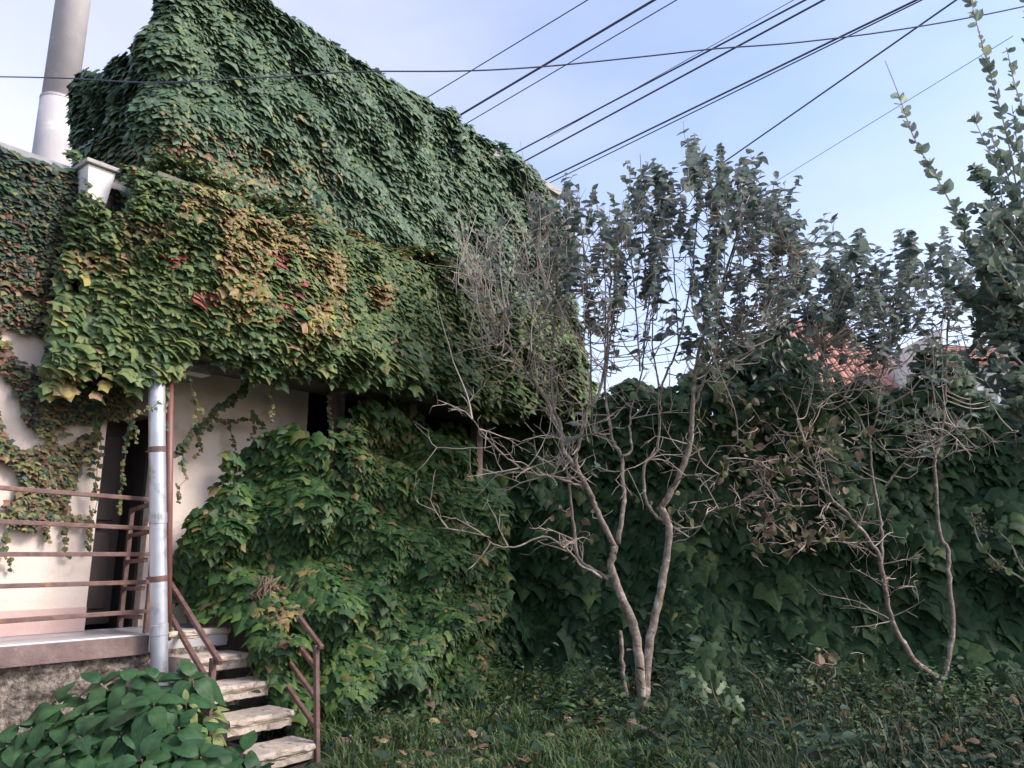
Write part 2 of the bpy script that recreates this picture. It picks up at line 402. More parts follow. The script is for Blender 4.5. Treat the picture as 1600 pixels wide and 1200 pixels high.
b = MB(); b.box(s_jamb - .025, s_jamb - .003, -2.08, QP - .09, 0, 2.445); b.build('shade_lining', M_DARK, house)  # added black sheet hiding the bright passage side, as shade
b = MB(); b.box(s_wing + .004, s_wing + .025, -2.08, QL - .12, 0, 2.445); b.build('shade_lining', M_DARK, house)  # matching added shade sheet on the wing side of the passage
b = MB(); b.box(s_wing + .03, s_jamb - .03, -1.10, -1.05, LZ + .003, 2.45 - .003); dr = b.build('door', M_DOOR, house)
sw_ = (s_wing + .09, s_jamb - .09)
for z0_, z1_ in ((LZ + .12, LZ + .72), (LZ + .82, LZ + 1.52)):
    b = MB(); b.box(*sw_, -1.047, -1.032, z0_, z1_); b.build('panel', M_DOOR, dr, bevel=.008)
b = MB(); sd = s_jamb - .16; b.tube([B(sd, -1.05, 1.58), B(sd, -1.0, 1.58), B(sd - .1, -.995, 1.58)], .011, 6); b.build('handle', M_CONC, dr)
b = MB(); b.box(-9, s_wing, -6, QL, 0, zW); b.build('wing_wall', M_PLASTER, house)
b = MB(); b.box(-9, s_wing - .001, QL, QL + .014, LZ + .002, LZ + .17); b.build('wall_base_band', M_PINK, house)
b = MB(); b.box(-9.1, s_wing - .12, -6.1, QL + .13, zW + .002, zW + .055); b.build('wing_roof', M_SPOUT, house)
b = MB(); b.box(s_can0, s_can1 + 1.2, QP + .003, -.10, zCb + .02, zCt - .06); b.build('porch_canopy', M_BACKWALL, house)
for px in (525, 745, 640):
    s0 = Pq(px, 680, -.25)[0]
    b = MB(); b.box(s0 - .05, s0 + .05, -.30, -.20, 0, zCb + .017); b.build('porch_post', M_EDGE, house)
# old sheet metal lamp under the canopy
lp = B(Pq(308, 560, -.3)[0], -.3, zCb)
b = MB()
cs = Pq(308, 560, -.3)[0]
b.hull8([B(cs + i * wv, -.3 + j * wv * .7, z) for z, wv in ((zCb - .09, .10), (zCb - .02, .06)) for j in (-1, 1) for i in (-1, 1)])
lamp = empty('porch_lamp', lp, 'small pale flat lamp under the ivy hung canopy edge', 'lamp')
b.build('shade', M_HOPPER, lamp)
b = MB(); b.tube([B(cs, -.3, zCb - .02), B(cs, -.3, zCb + .02)], .02, 8); b.build('mount', M_CONC, lamp)

s_pipe = Pq(236, 900, .0)[0]
# raised landing
land = empty('raised_landing', B(-2, 0, 0), 'raised concrete landing on a crumbling roughcast plinth', 'landing')
b = MB(); b.box(-9, .0, QP + .002, .0, LZ - .13, LZ); b.build('slab', M_FLOOR, land, bevel=.008)
b = MB(); b.box(-9, s_pipe + .02, .001, .02, LZ - .135, LZ - .012); b.build('slab_edge', M_EDGE, land)
# plinth with real roughness
sv = np.linspace(-6, -.55, 150); zv = np.linspace(-.05, LZ - .131, 22); PN = Noise(30, 1.5, 9, 2, 5)
S_, Z_ = np.meshgrid(sv, zv); Qd = -.06 + .028 * PN(np.stack([S_, Z_], -1))
pv = Bs(S_, Qd, Z_).reshape(-1, 3); nn = len(sv)
b = MB(); b.add(pv, [(j * nn + i, j * nn + i + 1, (j + 1) * nn + i + 1, (j + 1) * nn + i) for j in range(len(zv) - 1) for i in range(nn - 1)])
b.build('plinth', M_PLINTH, land, smooth=True)
b = MB(); b.box(-9, -.5, QP, -.12, 0, LZ - .133); b.build('plinth_core', M_PLINTH, land)

# stone steps: thick nosed slabs with an open shadow gap below each
RS, TR, SL = .165, .29, 1.0
steps = empty('stone_steps', B(-.5, .6, 0), 'worn cream stone steps with open gaps leading up to the landing', 'steps')
s_left = Pq(262, 985, .0)[0]
def step_slab(i):
    z1 = LZ - i * RS; q1 = i * TR + .02; m = MB()
    prof = [(-.30, 0), (-.012, 0), (.0, -.008), (.004, -.022), (.0, -.036), (-.014, -.044), (-.016, -.052), (-.024, -.056), (-.026, -.098), (-.034, -.104), (-.30, -.104)]
    ends = np.linspace(0, 1, 12); rows = []
    for e in ends:
        s = s_left * (1 - e)
        end = 1 if 0 < e < 1 else .0
        wob = rng.normal(0, .0035, len(prof)); rows.append([B(s, q1 + a + wob[k] * (a > -.3), z1 + c + rng.normal(0, .0022) * end) for k, (a, c) in enumerate(prof)])
    n = len(prof); V = [p for r in rows for p in r]; f = []
    for r in range(len(rows) - 1):
        for k in range(n): f.append((r * n + k, r * n + (k + 1) % n, (r + 1) * n + (k + 1) % n, (r + 1) * n + k))
    f.append(tuple(range(n))); f.append(tuple((len(rows) - 1) * n + k for k in range(n))[::-1])
    m.add(V, f); o = m.build('step', M_STEP, steps, bevel=.005)
    if i:                                                    # rubble riser set well back
        mm = MB(); mm.box(s_left + .05, -.12, q1 - .33, q1 - .20, z1 - .165 - RS * .0, z1 - .106); mm.build('riser', M_PLINTH, steps)
for i in range(5): step_slab(i)
b = MB(); b.box(s_left + .05, -.14, .0, 1.0, 0, .05); b.build('base', M_PLINTH, steps)
b = MB(); b.box(s_left, -.10, -.05, .0, 0, LZ - .12); b.build('back_wall', M_PLINTH, steps)
ck = [(-.30, 1.5, .4), (-.55, 1.55, .6)]

# ------------------------------------------------------------------ railings
def pipe_point(py): return None
def rail(name, label, bars, posts, wd=.032, cat='railing'):
    root = empty(name, tuple(np.array(posts[0][0])), label, cat)
    for a_, b_ in bars:
        m = MB(); m.bar(a_, b_, wd); m.build('rail', M_RUST, root, bevel=.004)
    for a_, b_ in posts:
        m = MB(); m.bar(a_, b_, wd * 1.15); m.build('post', M_RUST, root, bevel=.004)
    return root
def BQ(px, py, q):
    s, z = Pq(px, py, q); return B(s, q, z)
bars = []
for y0, y1 in ((762, 781), (815, 826), (866, 866), (916, 909), (971, 954)):
    a_, b_ = BQ(0, y0, -.06), BQ(240, y1, -.06); bars.append((a_ + (a_ - b_) * 1.6, b_))
sA = Pq(-260, 900, -.06)[0]
rail('landing_railing', 'brown iron railing of five level bars along the landing edge', bars,
     [(B(s_pipe + .03, -.06, LZ), B(s_pipe + .03, -.06, Pq(236, 775, -.06)[1])), (B(sA, -.06, LZ), B(sA, -.06, 1.62))], .030)
pa = Pz(187, 981, LZ); pt = pa.copy(); pt[2] = P(195, 795, pa[1])[2]
e = BQ(238, 782, -.06) - pa
dirn = norm(np.array([e[0], e[1], 0])); L = math.hypot(e[0], e[1])
bars = [(np.array([pa[0], pa[1], z]), np.array([pa[0], pa[1], z]) + dirn * L * .97 + UP * .02) for z in np.linspace(LZ + .09, pt[2] - .01, 5)]
rail('short_railing', 'short return railing with a post in front of the dark doorway', bars, [(pa, pt)], .030)
qa, qb = .03, .80
def hr(px, py, Y): return P(px, py, Y)
Y0l, Y1l = hr(262, 905, 5.75)[1], 4.95
post_b = Pz(330, 1100, .40); post_t = P(333, 1028, post_b[1])
yb = post_b[1]; ya = yb + .85
bars = [(P(258, 898, ya), P(344, 1036, yb - .05)), (P(262, 955, ya), P(327, 1068, yb)), (P(258, 1000, ya), P(318, 1098, yb + .02))]
rail('stair_railing', 'brown iron handrail sloping down the left side of the steps', bars, [(post_b - UP * .1, post_t)], .032)
pb2 = Pz(497, 1196, .0); pt2 = P(494, 1008, pb2[1]); yb = pb2[1]
bars = [(P(468, 965, yb + .35), P(503, 1012, yb - .03)), (P(466, 1008, yb + .35), P(494, 1044, yb)), (P(452, 1034, yb + .45), P(495, 1093, yb)), (P(440, 1060, yb + .5), P(496, 1140, yb))]
rail('stair_railing', 'weathered brown iron handrail with one post half lost in the ivy mound', bars, [(pb2 - UP * .1, pt2)], .028)

# ------------------------------------------------------------------ pipes, hopper, pole
a_, b_ = BQ(244.5, 570, .10), BQ(249, 1050, .13)
pipe = empty('drainpipe', b_ - UP * .6, 'grey galvanised drainpipe standing in front of the landing corner', 'drainpipe')
dv = b_ - a_; b = MB(); b.tube([a_, a_ + dv * .25, a_ + dv * .5, a_ + dv * .75, b_, b_ + dv * .22], .058, 20); b.build('pipe', M_PIPE, pipe, smooth=True)
b = MB(); b.tube([a_ - dv * .003, a_ - dv * .012, a_ - dv * .028, a_ - dv * .030], [.058, .05, .025, .008], 20); b.build('cap', M_PIPE, pipe, smooth=True)
for t in (.50, .855):
    c0 = a_ + dv * t; b = MB(); b.tube([c0 - dv * .004, c0 - dv * .002, c0 + dv * .030, c0 + dv * .031], [.058, .0625, .0625, .058], 20); b.build('joint', M_PIPE, pipe)
for t in (.28, .70):
    c0 = a_ + dv * t; b = MB(); b.tube([c0 - dv * .002, c0 - dv * .001, c0 + dv * .016, c0 + dv * .017], [.058, .0615, .0615, .058], 20); b.tube([c0 + dv * .008 - N * .06, c0 + dv * .008 - N * .17], .007, 6); b.build('bracket', M_RUST, pipe)
a2, b2 = BQ(266, 560, -.02), BQ(262, 1000, -.02)
b = MB(); b.tube([a2, b2], .027, 12); tag(b.build('metal_post', M_PIPE2, smooth=True), 'thin red brown pipe right behind the grey drainpipe', 'pipe')
hs, hz = Pq(147, 300, -.30); hp = B(hs, -.30, 0)
hop = empty('rain_hopper', B(hs, -.30, hz), 'whitish tapered metal box with overhanging lid at the end of the low roof', 'rain hopper')
def hop_ring(z, w_, d_, dq=0): return [B(hs + i * w_ * .66, -.30 + j * d_ * .85 + dq, z) for j in (-1, 1) for i in (-1, 1)]
zt_ = Pq(147, 268, -.30)[1]; zm_ = Pq(150, 322, -.30)[1]; zb_ = Pq(158, 350, -.30)[1]
b = MB(); b.hull8(hop_ring(zm_, .105, .085) + hop_ring(zt_, .155, .12)); b.build('body', M_HOPPER, hop, bevel=.006)
b = MB(); b.hull8(hop_ring(zb_, .05, .045) + hop_ring(zm_ - .001, .103, .083)); b.build('funnel', M_SPOUT, hop, bevel=.004)
b = MB(); b.hull8(hop_ring(zt_ + .001, .19, .155) + hop_ring(zt_ + .035, .19, .155)); b.build('lid', M_CONC, hop, bevel=.006)
b = MB(); b.hull8(hop_ring(zt_ + .036, .185, .15) + hop_ring(zt_ + .07, .06, .05)); b.build('lid_top', M_CONC, hop)
b = MB(); zl = zb_ - .10; b.tube([B(hs, -.30, zb_ + .02), B(hs, -.40, zl)], .045, 12); b.build('spout', M_SPOUT, hop, smooth=True)

pb_ = P(78, 262, 9.4); px0 = pb_[0]
pole = empty('chimney_pipe', (px0, 9.4, 0), 'tall pale grey round pipe with flaking whitewash rising behind the house', 'chimney')
b = MB(); b.tube([(px0, 9.4, 0), (px0, 9.4, 6.6), (px0, 9.4, P(90, 160, 9.4)[2])], .225, 28); b.build('lower_pipe', M_POLE, pole, smooth=True)
zj = P(90, 160, 9.4)[2]
b = MB(); b.tube([(px0, 9.4, zj + .002), (px0, 9.4, zj + 5)], .212, 28); b.build('upper_pipe', M_POLE, pole, smooth=True)
b = MB(); b.tube([(px0, 9.4, zj - .015), (px0, 9.4, zj + .02)], .229, 28); b.build('collar', M_POLE, pole)

# ------------------------------------------------------------------ garden wall, far house
WA, WB_ = P(820, 620, 9.5), P(1700, 600, 8.35); wz0 = P(1000, 606, 9.15)[2]
wd_ = norm((WB_ - WA) * np.array([1, 1, 0])); wn_ = np.array([wd_[1], -wd_[0], 0]); WLEN = float((WB_ - WA) @ wd_) + 4
def WP(a, off, z):
    a, off, z = np.broadcast_arrays(np.asarray(a, float), np.asarray(off, float), np.asarray(z, float))
    o = np.array([WA[0], WA[1], 0]) + wd_ * a[..., None] + wn_ * off[..., None]; o = o.copy(); o[..., 2] = z; return o
def wall_top(a): return wz0 - .20 * a / WLEN * 1.2
gw = empty('garden_wall', WP(4., 0, 0), 'tall garden wall hidden under shade darkened green ivy behind the two bare lilacs', 'wall')
b = MB(); b.hull8([WP(a, o, z) for z in (0, 1) for o in (-.25, 0) for a in (0, WLEN)])
b.v[4:] = [tuple(WP(a, o, wall_top(a) - .3)) for o in (-.25, 0) for a in (0, WLEN)]
b.build('masonry', M_BACKWALL, gw)

YH = 21.0
fh = empty('neighbour_house', (P(1400, 600, YH)[0], YH, 0), 'neighbouring house with terracotta tiled roof beyond the garden wall', 'house')
xl, xr = P(1248, 600, YH)[0], P(1405, 600, YH)[0]; ze = P(1300, 606, YH)[2]; zr = P(1330, 502, YH + 3)[2]
b = MB(); b.add([(x, y, z) for z in (0, ze - .02) for y in (YH + .3, YH + 6) for x in (xl + .3, xr)], [(0, 2, 3, 1), (4, 5, 7, 6), (0, 1, 5, 4), (1, 3, 7, 5), (3, 2, 6, 7), (2, 0, 4, 6)]); b.build('wall', M_FARWALL, fh)
b = MB(); rp = [(xl, YH, ze), (xr, YH, ze), (xr, YH + 3, zr), (xl + .9, YH + 3, zr), (xl, YH + 6.3, ze), (xr, YH + 6.3, ze)]
b.add(rp, [(0, 1, 2, 3), (0, 3, 4), (4, 3, 2, 5), (1, 5, 2), (0, 4, 5, 1)]); rf = b.build('roof', M_ROOF, fh)
tm = MB(); ang = np.linspace(0, math.pi, 5); tv = [(.11 * math.cos(t), l, .07 * math.sin(t) + (.02 if l == 0 else 0)) for l in (0, .46) for t in ang]
tme = bpy.data.meshes.new('roof_tile'); tme.from_pydata(tv, [], [(i, i + 1, i + 6, i + 5) for i in range(4)]); tme.materials.append(M_ROOF)
sl = math.atan2(zr - ze, 3.0); SLL = math.hypot(3.0, zr - ze)
for r in range(int(SLL / .4)):
    for c in range(int((xr - xl) / .22)):
        x = xl + .12 + c * .22; u = r * .4
        if x < xl + .9 * u / SLL + .1: continue
        o = bpy.data.objects.new('roof_tile', tme); COL.objects.link(o); o.parent = rf
        o.location = Vector((x, YH + u * math.cos(sl), ze + u * math.sin(sl) + .015)) - fh.location
        o.rotation_euler = (sl + random.gauss(0, .012), random.gauss(0, .02), random.gauss(0, .015))
x2 = P(1600, 600, YH - 1)[0] + 2; xm = P(1480, 600, YH - 1)[0]; zs = P(1500, 588, YH - 1)[2]
b = MB(); b.add([(x, y, z) for z in (0, zs) for y in (YH - 1, YH + 5) for x in (xr + .003, x2)], [(0, 2, 3, 1), (4, 5, 7, 6), (0, 1, 5, 4), (1, 3, 7, 5), (3, 2, 6, 7), (2, 0, 4, 6)]); b.build('side_wall', M_FARWALL, fh)
zg = P(1440, 512, YH - 1)[2]; b = MB(); xg = xr + 1.4
b.add([(xr + .003, YH - 1, zs + .002), (xm, YH - 1, zs + .002), (xr + .8, YH - 1, zg), (xr + .003, YH + 5, zs + .002), (xm, YH + 5, zs + .002), (xr + .8, YH + 5, zg)], [(0, 1, 2), (3, 5, 4), (0, 3, 4, 1), (1, 4, 5, 2), (2, 5, 3, 0)]); b.build('gable', M_FARWALL, fh)
for k in range(3):
    z0 = zs + .004 + k * .10; b = MB(); e_ = .08 + .07 * k
    b.add([(x, y, z) for z in (z0, z0 + .075) for y in (YH - 1 - e_, YH - .8) for x in (xm + .01, x2)], [(0, 2, 3, 1), (4, 5, 7, 6), (0, 1, 5, 4), (1, 3, 7, 5), (3, 2, 6, 7), (2, 0, 4, 6)]); b.build('cornice', M_WHITE, fh)
b = MB(); z0 = zs + .31; b.add([(xm - .1, YH - 1.35, z0), (x2, YH - 1.35, z0), (x2, YH + 1.5, z0 + 1.15), (xm + .9, YH + 1.5, z0 + 1.15), (xm - .1, YH - 1.35, z0 - .07), (x2, YH - 1.35, z0 - .07)], [(0, 1, 2, 3), (4, 5, 1, 0)])
rf2 = b.build('roof', M_ROOF, fh)
sl = math.atan2(1.15, 2.85)
for r in range(7):
    for c in range(int((x2 - xm) / .22)):
        if r * .4 * .37 > c * .22 + .1: continue
        o = bpy.data.objects.new('roof_tile', tme); COL.objects.link(o); o.parent = rf2
        o.location = Vector((xm + .02 + c * .22, YH - 1.35 + r * .4 * math.cos(sl), z0 + r * .4 * math.sin(sl) + .015)) - fh.location
        o.rotation_euler = (sl + random.gauss(0, .012), random.gauss(0, .02), random.gauss(0, .015))
for px in (1520, 1585):
    c = P(px, 640, YH - 1); b = MB(); b.add([(c[0] + i * .42, YH - 1.03 + j * .025, c[2] + k * .6) for k in (-1, 1) for j in (-1, 1) for i in (-1, 1)], [(0, 2, 3, 1), (4, 5, 7, 6), (0, 1, 5, 4), (1, 3, 7, 5), (3, 2, 6, 7), (2, 0, 4, 6)])
    wf = b.build('window', M_WHITE, fh); b = MB(); b.add([(c[0] + i * .34, YH - 1.064 + j * .004, c[2] + k * .5) for k in (-1, 1) for j in (-1, 1) for i in (-1, 1)], [(0, 2, 3, 1), (4, 5, 7, 6), (0, 1, 5, 4), (1, 3, 7, 5), (3, 2, 6, 7), (2, 0, 4, 6)]); b.build('pane', M_GLASS, wf)

# ------------------------------------------------------------------ ivy
G_DEEP = (.045, .085, .052); G_MID = (.060, .115, .050); G_FRESH = (.085, .150, .040); G_OLIVE = (.13, .135, .045)
OCHRE = (.26, .19, .075); YELL = (.30, .27, .08); RUST = (.20, .105, .065); PEACH = (.30, .20, .11); RED = (.30, .085, .075); MAROON = (.11, .04, .045); PALE = (.20, .21, .11)

# upper storey ivy: right hand face, left face and the corner between them
up_ivy = empty('climbing_ivy', B(sC, QW, 0), 'dense blue green ivy covering the whole upper storey of the house', 'ivy')
N1 = Noise(16, .15, .9, 3, 21); N1b = Noise(16, .8, 2.4, 3, 22)
def face_upper(n):
    s = rng.uniform(sC - .05, sE + .15, n); z = rng.uniform(zCt - .5, zT + .16, n)
    s = np.where(rng.random(n) < .35, rng.uniform(sC - .05, sC + (sE - sC) * .55, n), s)
    base = Bs(s, QW, z); bump = .10 + .07 * N1(base) + .045 * N1b(base)
    keep = s < sE + .15 - .35 * np.maximum(0, (z - (zT - 1.5))) * 0
    # rounded shoulder at the far top corner and a loose upper edge
    edge = zT + .04 + .06 * N1b(base * 1.3); far = np.maximum(0, s - (sE - 1.3)); keep &= z < edge - .30 * far ** 1.6 + .05
    p = Bs(s, QW + np.maximum(.01, bump) + rng.uniform(0, .10, n), z)
    nr = np.tile(N, (n, 1)) + D * (N1b(base + .1) * .16)[:, None]
    return p[keep], norm(nr)[keep]
def face_left(n):
    t = rng.uniform(-.05, LT, n); z = rng.uniform(2.6, zT + .15, n)
    base = Bs(sC, QW - t, z); bump = .10 + .07 * N1(base) + .06 * N1b(base)
    topz = zLf(t) + .05 * N1b(base) - .04
    keep = z < topz
    p = Bs(sC - np.maximum(.01, bump) - rng.uniform(0, .10, n), QW - t, z)
    nr = np.tile(-D, (n, 1)) + N * (N1b(base + .3) * .2)[:, None]
    return p[keep], norm(nr)[keep]
p1, n1 = face_upper(60000); p2, n2 = face_left(22000)
# corner roll
nc = 4500; a = rng.uniform(0, math.pi / 2, nc); z = rng.uniform(zCt - .3, zT - .25, nc); cb = Bs(sC + .06, QW - .06, z)
cn = -D * np.cos(a)[:, None] + N * np.sin(a)[:, None]; p3 = cb + cn * (.16 + .05 * N1b(cb) + rng.uniform(0, .1, nc))[:, None]
# top edge leaves spilling over
ns = 2600; s = rng.uniform(sC, sE - .6, ns); q = rng.uniform(QW - .25, QW + .1, ns); p4 = Bs(s, q, zT + .10 + rng.uniform(0, .07, ns) * (1 + N1b(Bs(s, q, zT)) * .8)); n4 = norm(np.tile(N * .5 + UP, (ns, 1)) + rng.normal(0, .2, (ns, 3)))
k4 = s > sC + 1.6; 
pos = np.concatenate([p1, p2, p3, p4[k4]]); nr = np.concatenate([n1, n2, norm(cn), n4[k4]])
tip, fn = hang(nr, (.3, 1.15), .38, .55)
x, y, dep = proj(pos)
n = len(pos); nz = N1(pos * 1.7)
au = np.exp(-((x - 330) / 130.) ** 2 - ((y - 300) / 70.) ** 2) * 1.6 + np.exp(-((x - 265) / 28.) ** 2 - ((y - 250) / 70.) ** 2)
red = np.exp(-((x - 272) / 12.) ** 2) * (np.exp(-((y - 230) / 14.) ** 2) + np.exp(-((y - 297) / 12.) ** 2) + .6 * np.exp(-((y - 268) / 12.) ** 2)) * 2.2
wt = [np.full(n, 1.0) + .5 * nz, np.full(n, .8) - .3 * nz, .25 + .0 * x, au * .75, au * .3, red]
col = pick_cols(wt, [(.110, .175, .110), (.14, .215, .13), (.18, .245, .105), (.30, .25, .12), PEACH, RED]); col = jit(1, n, .2) * col  # greens raised to stand in for sky sheen and veil
size = .086 * rng.lognormal(0, .24, n) * np.clip(1 - .25 * au, .6, 1)
split_leaves(IVY, pos, tip, fn, size, col, M_IVYG, up_ivy)

# canopy ivy: the autumn coloured blanket over the porch
can_ivy = empty('climbing_ivy', B(s_can0 + 1.5, 0, 0), 'autumn tinted ivy blanket hanging over the porch canopy above the drainpipe', 'ivy')
N2 = Noise(16, .3, 1.3, 3, 31); N2b = Noise(14, 1.2, 3.5, 3, 32)
sL = Pq(70, 500, -.5)[0]; sR = Pq(872, 560, -.1)[0]
def face_canopy(n):
    s = rng.uniform(sL, sR, n); z = rng.uniform(zCb - .65, zCt + .25, n)
    u = np.clip((s - sL) / (s_can0 + .25 - sL), 0, 1)
    q0 = -.53 + .53 * u ** .9
    base = Bs(s, q0, z); bump = .10 + .08 * N2(base) + .04 * N2b(base)
    hgt = (z - zCb) / (zCt - zCb); belly = (.25 + .75 * u) * .16 * np.sin(np.clip(hgt, 0, 1) * math.pi) + .10 * np.clip(1 - hgt, 0, 1)
    top = zCt + .03 + .09 * N2(base * 1.2); bot = zCb - .02 + .11 * N2(base * 1.4) - .16 * (1 - u) - .10 * np.clip((s - s_can1) / 1., 0, 1)
    keep = (z < top) & (z > bot - rng.exponential(.05, n))
    roll = np.clip((z - (top - .25)) / .25, 0, 1)
    ex, ey, _ = proj(base); keep &= ey < np.interp(ex, [130, 240, 290, 380, 430, 520, 600, 700, 760, 900], [640, 600, 546, 566, 604, 604, 596, 632, 640, 640]) + 9 * N2b(base * 1.7)
    keep &= rng.random(n) < np.clip(.35 + 1.6 * (s - sL) / 1.0 + .3 * N2b(base), 0, 1)
    keep &= ~inpoly(ex, ey, [(108, 250), (182, 256), (180, 322), (166, 348), (140, 348), (116, 318)])
    p = Bs(s, q0 + np.maximum(.0, bump) * (.4 + .6 * u) + belly - roll ** 2 * .25 + rng.uniform(0, .15, n), z)
    nr = np.tile(N, (n, 1)) + UP * (roll * .9)[:, None] + D * (N2b(base + .1) * .2)[:, None]
    return p[keep], norm(nr)[keep], hgt[keep]
p1, n1, hg = face_canopy(95000)
# the top of the canopy
nt_ = 8000; s = rng.uniform(s_can0, sR, nt_); q = rng.uniform(QW, -.02, nt_); pt_ = Bs(s, q, zCt + .0 + .06 * N2(Bs(s, q, zCt)) + rng.uniform(0, .08, nt_)); nt2 = norm(np.tile(UP * 1.2 + N * .7, (nt_, 1)) + rng.normal(0, .15, (nt_, 3)))
pos = np.concatenate([p1, pt_]); nr = np.concatenate([n1, nt2]); hg = np.concatenate([hg, np.ones(nt_)])
x, y, dep = proj(pos); n = len(pos)
nz = N2(pos * 1.0); nz2 = N2b(pos * .7)
aut = np.exp(-((x - 400) / 150.) ** 2 - ((y - 385) / 75.) ** 2) * 1.5 + .35 * np.exp(-((x - 500) / 160.) ** 2 - ((y - 400) / 90.) ** 2) + .5 * np.exp(-((x - 255) / 60.) ** 2 - ((y - 400) / 60.) ** 2)
aut = np.clip(aut * (1 + .55 * nz2), 0, 2)
redm = sum(np.exp(-((x - a_) / w_) ** 2 - ((y - b_) / w_) ** 2) for a_, b_, w_ in ((440, 400, 14), (448, 485, 13), (465, 455, 10), (513, 566, 8), (613, 465, 8), (322, 462, 14), (275, 405, 14)))
aut = aut + .9 * np.clip((190 - x) / 80., 0, 1) * np.clip((y - 330) / 60., 0, 1)
aut = np.clip(aut * 1.25 * (nz2 + .6 * nz + .35), 0, 2)
wt = [.55 + .25 * nz - .25 * aut, .45 + .25 * hg * 0 + .2 * nz2, np.clip(.30 + .35 * (1 - hg), 0, 1), .10 + .4 * aut, aut * .8, aut * .35, aut * .9, redm * 1.3]
wt = [np.clip(np.asarray(v_), .0, 5) for v_ in wt]
col = 1.22 * pick_cols(wt, [(.070, .115, .050), (.092, .145, .055), (.145, .185, .065), (.16, .165, .06), OCHRE, YELL, PEACH, RED]) * jit(1, n, .24)
size = rng.lognormal(0, .12, n) * .82 * (.060 + .066 * np.clip((.62 - hg) / .55, 0, 1) ** 1.3 + .03 * np.clip((x - 520) / 200, 0, 1)) * rng.uniform(.7, 1.25, n)
tip, fn = hang(nr, (.3, 1.6), .5, .6)
split_leaves(IVY, pos, tip, fn, size, col, M_AUT, can_ivy, front=np.clip(1 - hg, 0, 1) * .3)

# left wing ivy: thin, patchy and turning brown, plaster showing through
wing_ivy = empty('climbing_ivy', B(s_wing - .8, QL, LZ), 'patchy reddish brown ivy creeping over the cream wall of the low wing', 'ivy')
n0 = 44000; s = rng.uniform(Pq(-60, 500, QL)[0], Pq(215, 500, QL)[0], n0); z = rng.uniform(LZ + .3, zW + .02, n0)
base = Bs(s, QL, z); x, y, dep = proj(base); N3 = Noise(16, .5, 2.2, 3, 41); N3b = Noise(16, 1.5, 5, 3, 42)
m3 = N3(base); m3b = N3b(base)
dens = np.clip((470 - y) / 130., 0, 1) * 1.0
mid = np.where((y > 380) & (y < 660), .55 + .36 * m3 + .22 * m3b + np.clip((x - 60) / 120., -.08, .6), 0)
low = inpoly(x, y, [(-80, 640), (60, 640), (110, 625), (150, 700), (152, 800), (120, 822), (85, 800), (60, 822), (0, 850), (-80, 860)])
dens = np.maximum(dens, mid); dens = np.maximum(dens, np.where(low, .55 + .4 * m3b + .25 * m3 - np.clip((y - 760) / 150., 0, .5), 0))
holes = sum(np.exp(-((x - a_) / w_) ** 2 - ((y - b_) / h_) ** 2) for a_, b_, w_, h_ in ((18, 625, 30, 24), (45, 462, 26, 14), (120, 665, 18, 40), (140, 720, 18, 34), (15, 660, 22, 26), (80, 405, 14, 8), (130, 790, 14, 14), (52, 535, 12, 8), (112, 452, 10, 7), (85, 500, 9, 6), (10, 520, 9, 8), (60, 590, 10, 8)))
keep = rng.random(n0) < np.clip(dens * 1.05 - holes * 1.1, 0, 1); keep &= ~inpoly(x, y, [(104, 246), (182, 252), (180, 322), (166, 345), (140, 345), (116, 318)]); keep &= ~((x > 150 - (y - 640) * .1) & (y > 655))
base = base[keep]; x = x[keep]; y = y[keep]; n = len(base)
pos = base + N * (.02 + rng.uniform(0, .07, n) + np.clip((480 - y) / 250., 0, 1) * .06)[:, None]
tip, fn = hang(np.tile(N, (n, 1)), (.3, 1.7), .8, .5)
nzz = N3(pos * 1.3); hi = np.clip((400 - y) / 100., 0, 1); lo = np.clip((y - 620) / 60., 0, 1)
hi2 = np.clip((440 - y) / 120., 0, 1)
wt = [2.6 * hi2 + .45, .35 + .2 * nzz + .5 * hi - .25 * lo, .35 + .2 * lo, .22 + .25 * lo + 0 * x, .30 * (1 - hi) + .15 * nzz, .30 + .1 * hi2 - .2 * lo, .22 * lo, .0 + 0 * x + .5 * np.exp(-((x - 95) / 14.) ** 2 - ((y - 332) / 20.) ** 2)]
col = pick_cols([np.clip(v_ + 0 * x, 0, 3) for v_ in wt], [(.075, .115, .09), (.10, .15, .075), (.21, .225, .095), (.28, .22, .11), (.24, .13, .085), (.14, .08, .07), (.33, .31, .13), RED]) * jit(1, n, .26)
size = (.046 + .045 * hi2) * rng.uniform(.65, 1.3, n)
split_leaves(IVY, pos, tip, fn, size, col, M_AUT, wing_ivy)

# hanging strands over the doorway and under the canopy
def strand(pts, dens=55, sz=.035, r=.0035, cols=(G_OLIVE, G_MID, OCHRE)):
    pts = np.asarray(pts, float); t = np.linspace(0, 1, 12); src = np.linspace(0, 1, len(pts))
    c = np.stack([np.interp(t, src, pts[:, i]) for i in range(3)], 1); c[1:-1] += rng.normal(0, .012, (10, 3)); c[:, 2] -= 0
    sb_ = MB(); sb_.tube(c, np.linspace(r, r * .5, 12), 5); SB.append(sb_)
    L_ = np.linalg.norm(np.diff(c, axis=0), axis=1).sum(); k = max(4, int(L_ * dens)); u = rng.uniform(0, 1, k)
    p = np.stack([np.interp(u, t, c[:, i]) for i in range(3)], 1) + rng.normal(0, .008, (k, 3))
    return p, np.full(k, sz) * rng.uniform(.6, 1.3, k) * (1.15 - .4 * u), np.array(cols)[rng.integers(0, len(cols), k)]
SB = []; acc = []
